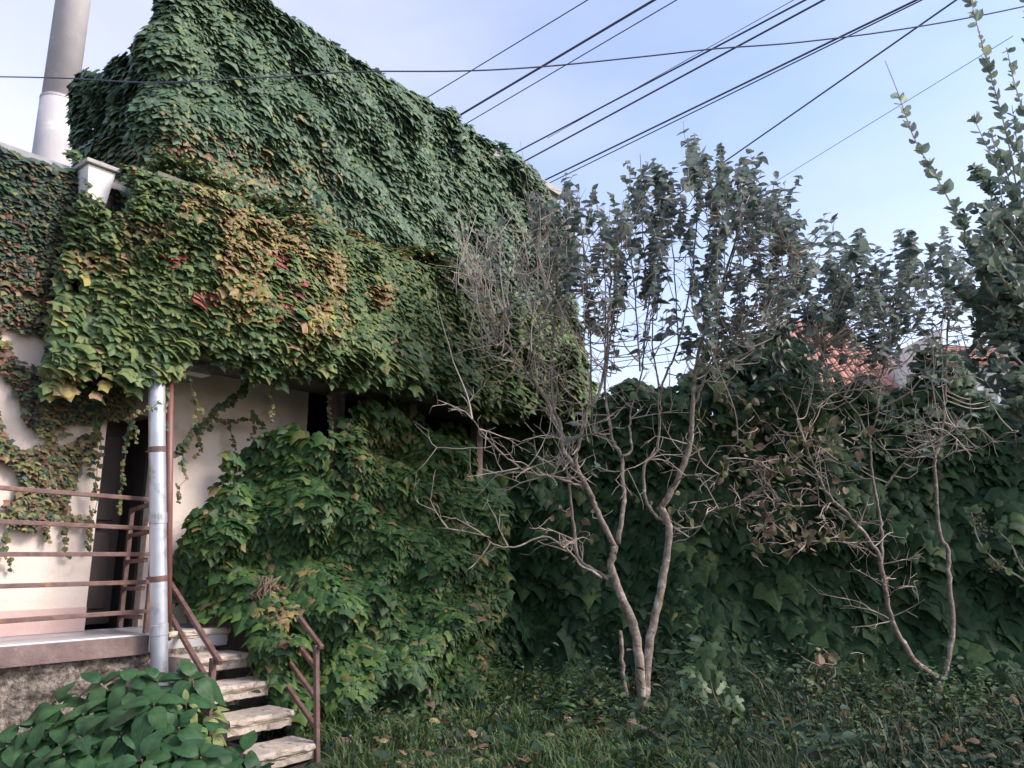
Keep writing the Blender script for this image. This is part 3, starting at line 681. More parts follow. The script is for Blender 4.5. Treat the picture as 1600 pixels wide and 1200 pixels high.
for a_ in [[(200, 610, -.25), (203, 680, -.25), (192, 745, -.25), (186, 800, -.25)], [(207, 610, -.2), (208, 660, -.2), (211, 690, -.2)],
           [(152, 650, -.40), (158, 700, -.40), (148, 770, -.45), (152, 800, -.45)], [(250, 625, .22), (232, 640, .24), (208, 648, .1)],
           [(262, 600, .1), (262, 640, .1), (258, 668, .12)], [(300, 590, .05), (310, 640, .0), (303, 665, .0)],
           [(285, 690, -.3), (286, 740, -.3), (279, 785, -.3)], [(330, 655, -.5), (312, 690, -.5), (308, 715, -.5)], [(355, 655, -.5), (365, 690, -.5), (369, 715, -.5)],
           [(395, 640, -.3), (398, 670, -.4), (390, 690, -.4)], [(105, 800, -.5), (104, 830, -.5), (106, 875, -.5)], [(14, 820, -.5), (8, 860, -.5), (22, 895, -.5)],
           [(140, 790, -.5), (142, 830, -.5), (138, 860, -.5)], [(68, 800, -.5), (72, 830, -.5), (76, 845, -.5)], [(430, 560, .15), (425, 620, .1), (427, 660, .1)],
           [(515, 600, .15), (517, 650, .1), (518, 700, .1)], [(340, 655, -.45), (400, 655, -.4), (415, 668, -.35)]]:
    acc.append(strand([BQ(px, py, q) for px, py, q in a_]))
acc.append(strand([BQ(px, py, q) for px, py, q in [(385, 600, -.15), (355, 632, -.25), (320, 655, -.3), (285, 690, -.3), (272, 712, -.3)]], 150, .05, .009, (G_DEEP, G_MID, G_OLIVE)))
vine = empty('vine_strands', BQ(230, 640, -.2), 'loose thin vine strands dangling before the dark doorway and porch wall', 'vine')
for sb_ in SB: sb_.build('stem', M_STEM, vine)
pos = np.concatenate([a_[0] for a_ in acc]); size = np.concatenate([a_[1] for a_ in acc]); col = np.concatenate([a_[2] for a_ in acc]) * jit(1, len(pos), .2)
tip, fn = hang(np.tile(N, (len(pos), 1)), (.1, .9), .9, .4); split_leaves(IVY2, pos, tip, fn, size, col, M_AUT, vine, n_obj=250)

# ivy mound right of the steps
mound = empty('climbing_ivy', B(1.4, .3, 0), 'bright green ivy mound swallowing the porch front right of the stone steps', 'ivy')
N4 = Noise(16, .25, 1.0, 3, 51); N4b = Noise(14, .9, 2.6, 3, 52); N5c = Noise(14, 2.5, 5, 3, 53)
sM0 = Pq(255, 900, -.5)[0]; sM1 = Pq(790, 950, .25)[0]
def mound_q(s, z):
    base = Bs(s, 0, z)
    q = .18 + .22 * np.clip(1 - z / 2.2, 0, 1) + .14 * N4(base) + .11 * N4b(base) + .04 * N5c(base)
    left = np.clip((.55 - s) / 1.0, 0, 1); q = q - left * np.where(z > LZ * .95, .75, .15)
    q = q - np.clip((z - 1.6) / 1.0, 0, 1) * .25
    q = q - np.clip((s - (sM1 - .35)) / .35, 0, 1) ** 2 * .5
    return q
MP = [(452, 658), (418, 702), (378, 750), (358, 815), (300, 828), (275, 856), (262, 925), (300, 960), (385, 975), (400, 1020), (425, 1070), (450, 1120), (500, 1165), (560, 1160), (800, 1120), (800, 900), (770, 700), (730, 690), (640, 685), (632, 640), (600, 625), (560, 632), (540, 668), (532, 755), (512, 755), (500, 715), (470, 675)]
def mound_gen(n):
    s = rng.uniform(sM0, sM1 + .05, n); z = rng.uniform(0, 2.9, n)
    p = Bs(s, mound_q(s, z) + rng.uniform(-.08, .09, n), z); x, y, d_ = proj(p)
    keep = inpoly(x + N4b(p) * 13 + rng.normal(0, 8, n), y + N4b(p + 3) * 13 + rng.normal(0, 8, n), MP)
    e = .05; gs = (mound_q(s + e, z) - mound_q(s - e, z)) / (2 * e); gz = (mound_q(s, z + e) - mound_q(s, z - e)) / (2 * e)
    nr = norm(N - D * gs[:, None] - UP * np.clip(gz, -.8, .8)[:, None])
    return p[keep], nr[keep]
pos, nr = mound_gen(78000)
x, y, dep = proj(pos); n = len(pos); nz = N4(pos * 1.4)
light = np.exp(-((x - 585) / 60.) ** 2 - ((y - 700) / 45.) ** 2) + np.exp(-((x - 768) / 18.) ** 2 - ((y - 1010) / 80.) ** 2)  # paler ivy column, and the lit right edge put into leaf colour
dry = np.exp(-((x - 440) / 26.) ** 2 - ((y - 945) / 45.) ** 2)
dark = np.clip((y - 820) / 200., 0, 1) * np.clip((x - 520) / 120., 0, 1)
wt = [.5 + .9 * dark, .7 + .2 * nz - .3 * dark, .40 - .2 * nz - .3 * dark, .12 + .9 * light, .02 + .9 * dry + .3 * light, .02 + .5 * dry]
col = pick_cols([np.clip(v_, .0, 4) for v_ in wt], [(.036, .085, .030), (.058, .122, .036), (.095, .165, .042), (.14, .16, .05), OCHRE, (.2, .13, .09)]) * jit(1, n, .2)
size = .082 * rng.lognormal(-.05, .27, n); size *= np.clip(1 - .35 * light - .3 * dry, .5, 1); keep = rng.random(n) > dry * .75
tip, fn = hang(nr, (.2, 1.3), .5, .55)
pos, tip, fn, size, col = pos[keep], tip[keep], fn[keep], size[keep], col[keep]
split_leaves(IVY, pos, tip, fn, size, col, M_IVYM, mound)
for k in range(16):                                              # woody stems showing in the gap by the handrail
    x0 = 425 + rng.normal(0, 10); pts = []
    for t in np.linspace(0, 1, 8):
        s_, z_ = Pq(x0 + rng.normal(0, 7) + (t - .5) * rng.normal(0, 30), 900 + 190 * t, .28); pts.append(B(s_, .26 + rng.normal(0, .03), z_))
    b = MB(); b.tube(pts, np.linspace(.006, .013, 8), 6); b.build('stem', M_STEM, mound, smooth=True)

# garden wall ivy
wall_ivy = empty('climbing_ivy', WP(4, .2, 0), 'shade darkened green large leaved ivy curtain hanging over the garden wall', 'ivy')
N5 = Noise(16, .2, .9, 3, 61); N5b = Noise(14, .8, 2.2, 3, 62)
n0 = 32000; a = rng.uniform(-1.0, WLEN, n0); z = np.where(rng.random(n0) < .25, rng.uniform(-.05, .9, n0), rng.uniform(-.05, 3.9, n0)); base = WP(a, 0, z)
top = wall_top(a) + .10 + .10 * N5(base * 1.4) + .05 * N5b(base)
keep = z < top; off = .14 + .12 * N5(base) + .06 * N5b(base)
off = np.maximum(off, .07) + .30 * np.clip(1 - z / .8, 0, 1) ** 1.3
roll = np.clip((z - (top - .4)) / .4, 0, 1); off = off - roll ** 2 * .12 + rng.uniform(0, .14, n0)
pos = WP(a, off, z)[keep]; nr = norm(wn_ + wd_ * (N5b(base + .2) * .25)[:, None] + UP * (roll * .7)[:, None] + UP * .1)[keep]
x, y, dep = proj(pos); n = len(pos); nz = N5(pos)
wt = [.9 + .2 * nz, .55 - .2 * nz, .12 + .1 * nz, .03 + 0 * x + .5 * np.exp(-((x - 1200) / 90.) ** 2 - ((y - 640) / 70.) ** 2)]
col = pick_cols([np.clip(v_, 0, 3) for v_ in wt], [(.028, .064, .026), (.038, .080, .031), (.062, .110, .036), (.10, .13, .045)]) * jit(1, n, .2)  # greens darkened to carry the deep shade along this wall
size = np.where(y > 760, .19, .13) * rng.lognormal(-.1, .25, n)
tip, fn = hang(nr, (.15, .9), .42, .5)
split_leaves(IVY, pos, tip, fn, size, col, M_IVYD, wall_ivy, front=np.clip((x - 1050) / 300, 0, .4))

# ivy with shade put into its greens, in the deep corner between mound and garden wall
dk = empty('climbing_ivy', B(3.9, -.3, 0), 'shadowed ivy filling the deep corner behind the central lilac', 'ivy')
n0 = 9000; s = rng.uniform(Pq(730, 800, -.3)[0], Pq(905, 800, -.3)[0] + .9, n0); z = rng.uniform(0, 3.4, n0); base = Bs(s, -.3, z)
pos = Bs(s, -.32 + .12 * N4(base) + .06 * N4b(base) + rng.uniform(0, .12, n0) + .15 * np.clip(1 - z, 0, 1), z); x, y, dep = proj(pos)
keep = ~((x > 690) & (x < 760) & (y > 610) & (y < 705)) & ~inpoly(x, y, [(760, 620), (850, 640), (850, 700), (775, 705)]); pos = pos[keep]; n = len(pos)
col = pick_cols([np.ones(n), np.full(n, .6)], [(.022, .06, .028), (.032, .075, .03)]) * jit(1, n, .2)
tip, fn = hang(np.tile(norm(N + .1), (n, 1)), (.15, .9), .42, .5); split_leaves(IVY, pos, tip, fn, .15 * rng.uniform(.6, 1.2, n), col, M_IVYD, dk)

# bush behind the wall
def blob_bush(name, label, blobs, nper, lsz, cols, Yc, dY, tmpl, m, cat='bush', n_obj=300):
    pts = []
    for cx, cy, rx, ry in blobs:
        k = int(nper * rx * ry / 4000); a_ = rng.uniform(0, 6.283, k); r_ = np.sqrt(rng.uniform(0, 1, k))
        r_ = r_ * (1 + .12 * np.sin(a_ * 5 + cx)); px = cx + rx * r_ * np.cos(a_); py = cy + ry * r_ * np.sin(a_)
        Y_ = Yc + dY * rng.uniform(-1, 1, k) * np.sqrt(np.clip(1 - r_ ** 2, .05, 1)); pts.append(np.array([P(u_, v_, w_) for u_, v_, w_ in zip(px, py, Y_)]))
    pos = np.concatenate(pts); NB = Noise(14, .8, 2.6, 3, int(Yc * 10)); keep = NB(pos) + rng.normal(0, .4, len(pos)) > -.5; pos = pos[keep]; n = len(pos)
    nr = norm(np.stack([rng.normal(0, .6, n), -np.abs(rng.normal(.6, .5, n)), rng.normal(.3, .5, n)], 1)); tip, fn = hang(nr, (.1, 1.), .7, .5)
    c = np.array(cols)[rng.integers(0, len(cols), n)] * jit(1, n, .2)
    root = empty(name, (pos[:, 0].mean(), Yc, 0), label, cat)
    b = MB(); c0 = pos.mean(0)
    for k in range(9):
        tgt = pos[rng.integers(0, n)]; b.tube([(c0[0] + rng.normal(0, .1), Yc + rng.normal(0, .1), 0), (c0[0] * .6 + tgt[0] * .4, Yc, tgt[2] * .55), tgt], [.03, .018, .005], 6)
    b.build('branches', M_BARK, root); split_leaves(tmpl, pos, tip, fn, lsz * rng.uniform(.6, 1.2, n), c, m, root, n_obj=n_obj)
blob_bush('bush', 'leafy green bush rising over the wall left of the tiled roof', [(1150, 590, 70, 60), (1215, 570, 60, 70), (1260, 610, 50, 50), (1120, 610, 60, 40)], 900, .13, [(.04, .075, .045), (.05, .09, .04), (.07, .10, .05)], 10.6, .5, HEART, M_LILAC)

# ------------------------------------------------------------------ lilacs
def spline(pts, k=5):
    p = np.asarray(pts, float); p = np.vstack([2 * p[0] - p[1], p, 2 * p[-1] - p[-2]]); out = []
    for i in range(1, len(p) - 2):
        for t in np.linspace(0, 1, k, endpoint=False):
            a_, b_, c_, d_ = p[i - 1:i + 3]
            out.append(.5 * ((2 * b_) + (-a_ + c_) * t + (2 * a_ - 5 * b_ + 4 * c_ - d_) * t * t + (-a_ + 3 * b_ - 3 * c_ + d_) * t ** 3))
    out.append(p[-2]); return np.array(out)
class Tree:
    def __init__(self, name, label, base, Y, group):
        self.root = empty(name, base, label, 'tree', group); self.Y = Y; self.nodes = []; self.nr = []; self.tw = MB(); self.shoots = []; self.ntw = 0
    def limb(self, pts, r0, r1, part='branch', dy=(0, 0)):
        k = len(pts); q = spline([P(px, py, self.Y + dy[0] + (dy[1] - dy[0]) * i / (k - 1)) for i, (px, py) in enumerate(pts)])
        q[1:-1] += rng.normal(0, .0045, (len(q) - 2, 3)); r = .74 * np.linspace(r0, r1, len(q)) * rng.uniform(.93, 1.08, len(q))
        m = MB(); m.tube(q, r, 8); m.build(part, M_BARK, self.root, smooth=True)
        self.nodes.append(q); self.nr.append(r); return q
    def all_nodes(self): return np.concatenate(self.nodes)
    def twig(self, p, d, L, r, lev, droop=0., wob=.25, kids=3):
        if L < .05 or self.ntw > 5200: return
        self.ntw += 1; k = max(3, int(L / .07)); pts = [p]; d = norm(d)
        for i in range(k):
            d = norm(d + rng.normal(0, wob, 3) * .55 + np.array([0, 0, -droop])); pts.append(pts[-1] + d * L / k)
        pts = np.array(pts); self.tw.tube(pts, np.linspace(r, r * .45, k + 1), 5 if lev < 2 else 4)
        if lev < 3:
            for j in range(kids if lev < 2 else 2):
                i = rng.integers(max(1, k // 4), k + 1); nd = norm(d + rng.normal(0, .75, 3)); self.twig(pts[i], nd, L * rng.uniform(.35, .65), r * .6, lev + 1, droop, wob, kids)
    def shoot(self, p, d, L, pairs, lsz, cols, con=True):
        if con:
            A = self.all_nodes(); dd = np.linalg.norm(A - p, axis=1) + np.maximum(0, A[:, 2] - p[2]) * 1.5; i = int(np.argmin(dd)); a_ = A[i]
            self.tw.tube(spline([a_, a_ * .5 + p * .5 + np.array([0, 0, -.06]) + rng.normal(0, .03, 3), p], 4), np.linspace(.007, .004, 9), 4)
        d = norm(d); q = [p]
        for i in range(6): d = norm(d + rng.normal(0, .10, 3) + UP * .05); q.append(q[-1] + d * L / 6)
        q = np.array(q); self.tw.tube(q, np.linspace(.0045, .002, 7), 4)
        for u in np.linspace(.12, 1, pairs):
            c = np.array([np.interp(u, np.linspace(0, 1, 7), q[:, k]) for k in range(3)]); a_ = rng.uniform(0, 6.28)
            for s_ in (0, math.pi):
                if rng.random() < .12: continue
                o = np.array([math.cos(a_ + s_), math.sin(a_ + s_), rng.uniform(-.5, .5)]); self.shoots.append((c, norm(o), norm(UP * .9 + o * .3 + rng.normal(0, .36, 3)), lsz * rng.uniform(.6, 1.2) * (1.05 - .35 * u), cols[rng.integers(0, len(cols))]))
    def finish(self, m=M_LILAC):
        self.tw.build('twigs', M_TWIG, self.root, kind='stuff')
        if self.shoots:
            S = self.shoots; pos = np.array([s_[0] for s_ in S]); tip = np.array([s_[1] for s_ in S]); fn = np.array([s_[2] for s_ in S]); sz = np.array([s_[3] for s_ in S])
            col = np.array([s_[4] for s_ in S]) * jit(1, len(S), .2); split_leaves(HEART, pos, tip, fn, sz, col, m, self.root)
LC = [(.18, .23, .20), (.22, .26, .23), (.25, .28, .26), (.15, .19, .17)]  # leaf colours greyed and lightened in place of veil glare
base = Pz(1003, 1122, 0.0)
T = Tree('lilac_tree', 'half bare multi stemmed lilac in the middle with thin pale twigs', base, base[1], 'lilacs before the garden wall')
T.limb([(1003, 1128), (1001, 1060), (992, 985), (972, 935), (956, 890), (958, 862), (962, 853)], .062, .040, 'trunk')
T.limb([(1006, 1110), (1013, 1030), (1028, 945), (1042, 870), (1045, 822), (1031, 790)], .055, .042, 'trunk', (0, .15))
T.limb([(978, 1090), (972, 1040), (969, 985)], .032, .024, 'trunk', (.2, .25))
T.limb([(962, 856), (934, 800), (923, 772), (903, 734), (900, 712), (909, 675), (916, 644), (937, 612), (950, 520), (954, 440), (953, 385)], .036, .011, 'branch', (0, -.3))
T.limb([(905, 738), (890, 719), (878, 700), (875, 662), (866, 640), (862, 594), (862, 547), (866, 500), (870, 420), (868, 350)], .030, .012, 'branch', (0, .25))
T.limb([(880, 690), (853, 625), (828, 587), (803, 556), (775, 515), (750, 460), (733, 400)], .024, .010, 'branch', (.1, -.4))
T.limb([(922, 769), (890, 753), (856, 744), (825, 737), (800, 722), (765, 690), (738, 655)], .018, .006, 'branch', (-.02, -.6))
T.limb([(966, 850), (975, 781), (972, 750), (972, 716), (956, 687), (953, 662), (947, 625), (947, 578), (957, 500), (962, 410), (975, 330)], .030, .010, 'branch', (0, .4))
T.limb([(972, 714), (987, 703), (984, 675), (987, 637), (1003, 578), (1010, 500), (1022, 410), (1028, 300)], .018, .007, 'branch', (.1, .5))
T.limb([(1033, 795), (1047, 772), (1066, 731), (1078, 694), (1081, 662), (1083, 619), (1087, 578), (1097, 531), (1120, 470), (1142, 400), (1165, 320)], .042, .012, 'branch', (.15, -.1))
T.limb([(1040, 815), (1025, 806), (1009, 781), (1006, 728), (1025, 703), (1031, 656), (1031, 615), (1044, 578), (1059, 540), (1076, 460), (1088, 360), (1090, 260)], .026, .008, 'branch', (.13, .3))
T.limb([(1083, 633), (1097, 603), (1112, 562), (1137, 531), (1180, 475), (1215, 430), (1250, 395)], .020, .007, 'branch', (.05, -.4))
T.limb([(1050, 760), (1070, 744), (1122, 741), (1134, 716), (1153, 691)], .011, .005, 'branch', (.1, -.4))
T.limb([(940, 903), (905, 880), (887, 859), (850, 839), (803, 855), (766, 847), (756, 836), (684, 825)], .015, .006, 'branch', (.0, -.5))
T.limb([(766, 847), (750, 872), (728, 893)], .008, .004, 'branch', (-.42, -.5))
T.limb([(952, 905), (925, 890), (903, 872), (898, 835), (890, 770), (884, 720)], .026, .014, 'branch', (.0, .3))
T.limb([(1045, 850), (1085, 835), (1110, 800), (1150, 790)], .010, .004, 'branch', (.15, -.2))
for px, py, px2, py2, r in ((925, 660, 905, 300, .011), (1000, 580, 985, 250, .010), (1030, 620, 1050, 330, .010), (1060, 540, 1040, 270, .009), (1010, 480, 1000, 240, .008), (945, 560, 930, 290, .009), (1100, 520, 1130, 300, .009), (890, 620, 835, 330, .009), (1085, 600, 1175, 300, .010), (875, 640, 800, 360, .009)):
    T.limb([(px, py), (px * .65 + px2 * .35 + rng.normal(0, 8), py * .65 + py2 * .35), (px * .3 + px2 * .7 + rng.normal(0, 8), py * .3 + py2 * .7), (px2, py2)], r * 1.2, .005, 'branch', (.1, rng.normal(0, .3)))
# twigs along the left limbs (bare and contorted), upright shoots above
for q, nk, L, drp in ((T.nodes[3], 22, .55, 0), (T.nodes[4], 34, .6, 0), (T.nodes[5], 34, .6, 0), (T.nodes[6], 22, .5, .03), (T.nodes[13], 12, .35, .02), (T.nodes[15], 12, .45, 0), (T.nodes[7], 18, .5, 0), (T.nodes[8], 14, .45, 0), (T.nodes[9], 16, .5, 0), (T.nodes[10], 18, .5, 0), (T.nodes[12], 8, .4, .02), (T.nodes[16], 8, .35, .03), (T.nodes[11], 8, .4, 0)):
    for _ in range(int(nk * .72)):
        p = q[rng.integers(len(q) // 4, len(q))]; T.twig(p, np.array([rng.normal(-.15, .8), rng.normal(-.1, .6), rng.normal(.45, .5)]), L * rng.uniform(.4, 1.1), .006, 1, drp)
for _ in range(95):                                              # upright bare shoots
    px = rng.choice([rng.normal(760, 42), rng.normal(865, 40), rng.normal(960, 45)], p=[.42, .38, .20]); py = rng.uniform(380, 560) - (.12 * (px - 760) if px < 900 else 0)
    p = P(px, py, T.Y + rng.normal(0, .3)); A = T.all_nodes(); i = int(np.argmin(np.linalg.norm(A - p, axis=1) + np.maximum(0, A[:, 2] - p[2])))
    T.tw.tube(spline([A[i], A[i] * .55 + p * .45 + rng.normal(0, .04, 3) - UP * .05, p], 4), np.linspace(.008, .0055, 9), 4)
    T.twig(p, np.array([rng.normal(-.05 if px > 800 else -.25, .2), rng.normal(0, .15), 1.]), rng.uniform(.35, .8), .0055, 2, 0, .12)
def leafy(T, cx, cy, rx, ry, n, L=(.2, .5), pairs=(5, 10), sz=.088, lean=(0, 0)):
    for _ in range(n):
        a_ = rng.uniform(0, 6.283); r_ = math.sqrt(rng.uniform(0, 1)); p = P(cx + rx * r_ * math.cos(a_), cy + ry * r_ * math.sin(a_), T.Y + rng.normal(0, .38))
        T.shoot(p, np.array([rng.normal(lean[0], .3), rng.normal(0, .3), 1 + lean[1]]), rng.uniform(*L), rng.integers(*pairs), sz, LC)
leafy(T, 1160, 430, 95, 125, 92, lean=(.15, 0)); leafy(T, 1110, 365, 90, 55, 34); leafy(T, 1215, 440, 45, 80, 34, lean=(.4, 0)); leafy(T, 1195, 355, 45, 50, 18, lean=(.3, 0)); leafy(T, 1090, 300, 14, 25, 4, sz=.12); leafy(T, 1020, 310, 18, 30, 5)
leafy(T, 1010, 400, 60, 95, 44); leafy(T, 930, 430, 48, 110, 34); leafy(T, 1000, 540, 90, 50, 18, L=(.15, .3), pairs=(2, 4)); leafy(T, 1130, 560, 60, 40, 18)
leafy(T, 880, 400, 40, 90, 18, sz=.10); leafy(T, 800, 430, 70, 80, 16, pairs=(1, 3), sz=.11)
for cx, cy in ((1088, 250), (1135, 280), (1178, 275), (1225, 330), (1262, 380), (1050, 290), (1020, 250), (980, 320), (1245, 350), (1200, 295)):
    for _ in range(2): T.shoot(P(cx + rng.normal(0, 6), cy + 52, T.Y + rng.normal(0, .2)), np.array([rng.normal(.05, .15), rng.normal(0, .15), 1]), rng.uniform(.22, .36), rng.integers(4, 7), .12, LC)
leafy(T, 1085, 262, 10, 10, 2, sz=.12); leafy(T, 1130, 300, 12, 14, 3, sz=.12); leafy(T, 1170, 290, 14, 12, 3, sz=.12); leafy(T, 1300, 390, 8, 22, 2, L=(.15, .25), pairs=(2, 4), sz=.11)
leafy(T, 930, 700, 60, 60, 6, L=(.1, .2), pairs=(1, 3), sz=.10)
T.finish()

base = Pz(1467, 1092, 0.0)
T2 = Tree('lilac_tree', 'smaller forked lilac at the right with dark leaves across the tiled roof', base, base[1], 'lilacs before the garden wall')
T2.limb([(1469, 1098), (1462, 1061), (1431, 1035), (1412, 1005), (1394, 971), (1384, 926), (1375, 874), (1360, 847), (1330, 810), (1296, 776), (1281, 750), (1260, 700), (1245, 655)], .045, .012, 'trunk', (0, -.5))
T2.limb([(1467, 1075), (1480, 1039), (1489, 967), (1482, 911), (1482, 862), (1469, 836), (1463, 772), (1460, 717), (1467, 697), (1475, 650), (1477, 610), (1478, 563), (1482, 500)], .036, .013, 'trunk', (0, .1))
T2.limb([(1378, 885), (1378, 844), (1375, 810), (1366, 760), (1360, 707), (1360, 680), (1370, 650), (1373, 617), (1385, 540), (1400, 450)], .022, .009, 'branch', (-.1, .2))
T2.limb([(1360, 685), (1337, 643), (1313, 617), (1293, 603), (1282, 540)], .014, .006, 'branch', (0, -.2))
T2.limb([(1380, 765), (1420, 715), (1463, 687), (1523, 667)], .014, .005, 'branch', (-.1, -.5))
T2.limb([(1470, 720), (1490, 707), (1530, 700), (1563, 683), (1600, 668)], .011, .005, 'branch', (0, -.4))
T2.limb([(1365, 640), (1410, 620), (1440, 590), (1465, 540), (1475, 470)], .013, .006, 'branch', (.1, .2))
T2.limb([(1375, 874), (1340, 850), (1290, 845), (1240, 850)], .009, .004, 'branch', (-.15, -.6))
T2.limb([(1330, 812), (1290, 790), (1240, 790), (1190, 775)], .010, .004, 'branch', (-.25, -.5))
for q, nk, L, drp in ((T2.nodes[0], 34, .55, .02), (T2.nodes[1], 14, .4, 0), (T2.nodes[2], 24, .5, 0), (T2.nodes[3], 16, .45, 0), (T2.nodes[4], 16, .4, 0), (T2.nodes[5], 10, .4, 0), (T2.nodes[6], 14, .4, 0), (T2.nodes[7], 14, .4, .05), (T2.nodes[8], 16, .4, .05)):
    for _ in range(int(nk * .6)):
        p = q[rng.integers(len(q) // 3, len(q))]; T2.twig(p, np.array([rng.normal(-.1, .8), rng.normal(-.1, .6), rng.normal(.3, .5)]), L * rng.uniform(.4, 1.1), .006, 1, drp)
leafy(T2, 1400, 480, 120, 45, 60, sz=.095); leafy(T2, 1330, 440, 50, 30, 16, sz=.11); leafy(T2, 1310, 530, 60, 45, 34); leafy(T2, 1470, 440, 60, 40, 24); leafy(T2, 1420, 540, 70, 30, 16, pairs=(2, 5)); leafy(T2, 1265, 500, 30, 50, 16); leafy(T2, 1340, 410, 8, 10, 2, sz=.14); leafy(T2, 1420, 405, 8, 12, 2, sz=.13)
leafy(T2, 1450, 570, 70, 35, 20, pairs=(2, 5)); leafy(T2, 1560, 520, 40, 50, 14); leafy(T2, 1300, 600, 60, 40, 14, L=(.12, .3), pairs=(2, 4)); leafy(T2, 1360, 540, 60, 40, 18); leafy(T2, 1490, 640, 70, 50, 12, L=(.12, .3), pairs=(2, 4)); leafy(T2, 1380, 690, 90, 60, 12, L=(.1, .25), pairs=(1, 4))
T2.finish()

# dry curled leaves caught in the twigs between the two lilacs
dr_ = empty('dead_branch', P(1210, 760, T2.Y - .5), 'tangle of dead twigs with curled pale brown leaves between the lilacs', 'branch')
pts = []
for cx, cy, rx, ry, k in ((1215, 740, 60, 60, 170), (1240, 830, 45, 25, 120), (1160, 670, 40, 40, 60), (1300, 690, 70, 50, 70), (1180, 770, 40, 40, 60), (1060, 780, 30, 20, 26), (1290, 1040, 25, 40, 40), (890, 830, 30, 40, 20)):
    c = P(cx, cy, T2.Y - .5)
    for _ in range(k * 11 // 20): pts.append(P(cx + rng.normal(0, rx * .75), cy + rng.normal(0, ry * .75), T2.Y - .5 + rng.normal(0, .15)))
pos = np.array(pts); n = len(pos); d_ = norm(rng.normal(0, 1, (n, 3)) - UP * .6); col = pick_cols([np.ones(n), np.ones(n), np.ones(n) * .6], [(.27, .22, .15), (.19, .14, .10), (.20, .21, .10)]) * jit(1, n, .25)
split_leaves(IVY2, pos, d_, norm(rng.normal(0, 1, (n, 3)) + UP * .4), .075 * rng.uniform(.5, 1.2, n), col, M_DRY, dr_, n_obj=200)
b = MB()
for i in range(0, n, 3):
    p = pos[i]; k = 5; q = [p]; d0 = norm(rng.normal(0, 1, 3))
    for j in range(k): d0 = norm(d0 + rng.normal(0, .5, 3)); q.append(q[-1] + d0 * .055)
    b.tube(q, np.linspace(.0045, .002, k + 1), 4)
b.build('twigs', M_TWIG, dr_, kind='stuff')

# ------------------------------------------------------------------ grey green shrub at the right edge
YS = 3.3
shrub = empty('shrub', (2.75, YS, 0), 'tall grey green shrub at the right edge with upright leafy wands', 'shrub')
SBm = MB(); LS = []
SC = [(.36, .42, .34), (.30, .37, .28), (.43, .47, .34), (.25, .32, .25)]
SD = [(.10, .15, .115), (.12, .17, .125), (.16, .20, .14)]
def wand(pts, sz, cols, step=.0125, r=.005, Yo=0):
    q = spline([P(px, py, YS + Yo + dy) for px, py, dy in pts], 8); SBm.tube(q, np.linspace(r, r * .35, len(q)), 5)
    L_ = np.linalg.norm(np.diff(q, axis=0), axis=1); cum = np.concatenate([[0], np.cumsum(L_)])
    for i, d0 in enumerate(np.cumsum(rng.exponential(step, int(cum[-1] / step)))):
        c = np.array([np.interp(d0, cum, q[:, k]) for k in range(3)]); t_ = norm(np.array([np.interp(min(d0 + .03, cum[-1]), cum, q[:, k]) for k in range(3)]) - c + 1e-6)
        a_ = i * 2.4 + rng.normal(0, .4); o = norm(np.array([math.cos(a_), math.sin(a_), 0]) + rng.normal(0, .2, 3)); tip = norm(t_ * rng.uniform(.5, 1.1) + o * .75)
        LS.append((c, tip, norm(np.array([0, -.8, .25]) * np.sign(rng.random() - .15) + rng.normal(0, .55, 3)), sz * .66 * rng.lognormal(-.05, .26) * (1.12 - .4 * d0 / cum[-1]), cols[rng.integers(0, len(cols))]))
wand([(1640, 640, 0), (1565, 480, 0), (1530, 410, 0), (1500, 345, 0), (1462, 275, 0), (1428, 215, 0), (1403, 145, 0), (1383, 95, 0)], .085, SC)
wand([(1660, 560, .1), (1605, 420, .1), (1592, 320, .1), (1575, 220, .05), (1547, 115, .05), (1527, 40, 0), (1512, -20, 0)], .085, SC)
wand([(1650, 470, .1), (1612, 360, .1), (1565, 275, 0), (1540, 225, 0), (1524, 190, 0)], .075, SC)
wand([(1680, 380, .0), (1620, 230, 0), (1588, 140, 0), (1574, 80, 0)], .080, SC)
wand([(1680, 460, .0), (1630, 330, 0), (1598, 250, 0), (1565, 195, 0)], .075, SC)
wand([(1690, 300, .0), (1640, 150, 0), (1612, 60, 0), (1600, -40, 0)], .080, SC)
for k in range(3):
    x0 = 1575 + rng.uniform(-20, 40); wand([(x0 + 60, 500, .1), (x0 + 25, 380, .1), (x0, 300 + rng.normal(0, 30), 0), (x0 - 22, 235 + rng.normal(0, 40), 0)], .08, SC)
for _ in range(44):
    cx, cy = rng.normal(1575, 38), rng.normal(440, 60); wand([(1670 + rng.normal(0, 10), cy + 140, rng.normal(0, .2)), (cx * .4 + 1640 * .6, cy + 70, rng.normal(0, .2)), (cx, cy, rng.normal(0, .2)), (cx - rng.uniform(5, 40), cy - rng.uniform(30, 75), rng.normal(0, .2))], .085, SD + SC[1:2], .015)
for _ in range(18):
    cx, cy = rng.normal(1605, 22), rng.normal(590, 70); wand([(1690, cy + 90, rng.normal(0, .2)), (cx, cy, rng.normal(0, .2)), (cx - rng.uniform(5, 25), cy - rng.uniform(10, 60), rng.normal(0, .2))], .085, SD, .017)
for _ in range(60):                                              # the body of the shrub beyond the frame
    cx, cy = rng.uniform(1690, 2100), rng.uniform(-200, 800); wand([(1900, cy + 320, .2), (cx * .6 + 1880 * .4, cy + 160, rng.normal(.1, .3)), (cx, cy, rng.normal(.1, .4)), (cx - rng.uniform(-40, 60), cy - rng.uniform(40, 120), rng.normal(.1, .4))], .10, SD + SC[:1], .022)
wand([(1680, 990, 0), (1610, 915, 0), (1560, 880, 0), (1530, 845, 0), (1518, 800, 0)], .075, [(.15, .21, .08), (.11, .16, .06), (.22, .28, .13)], .014)
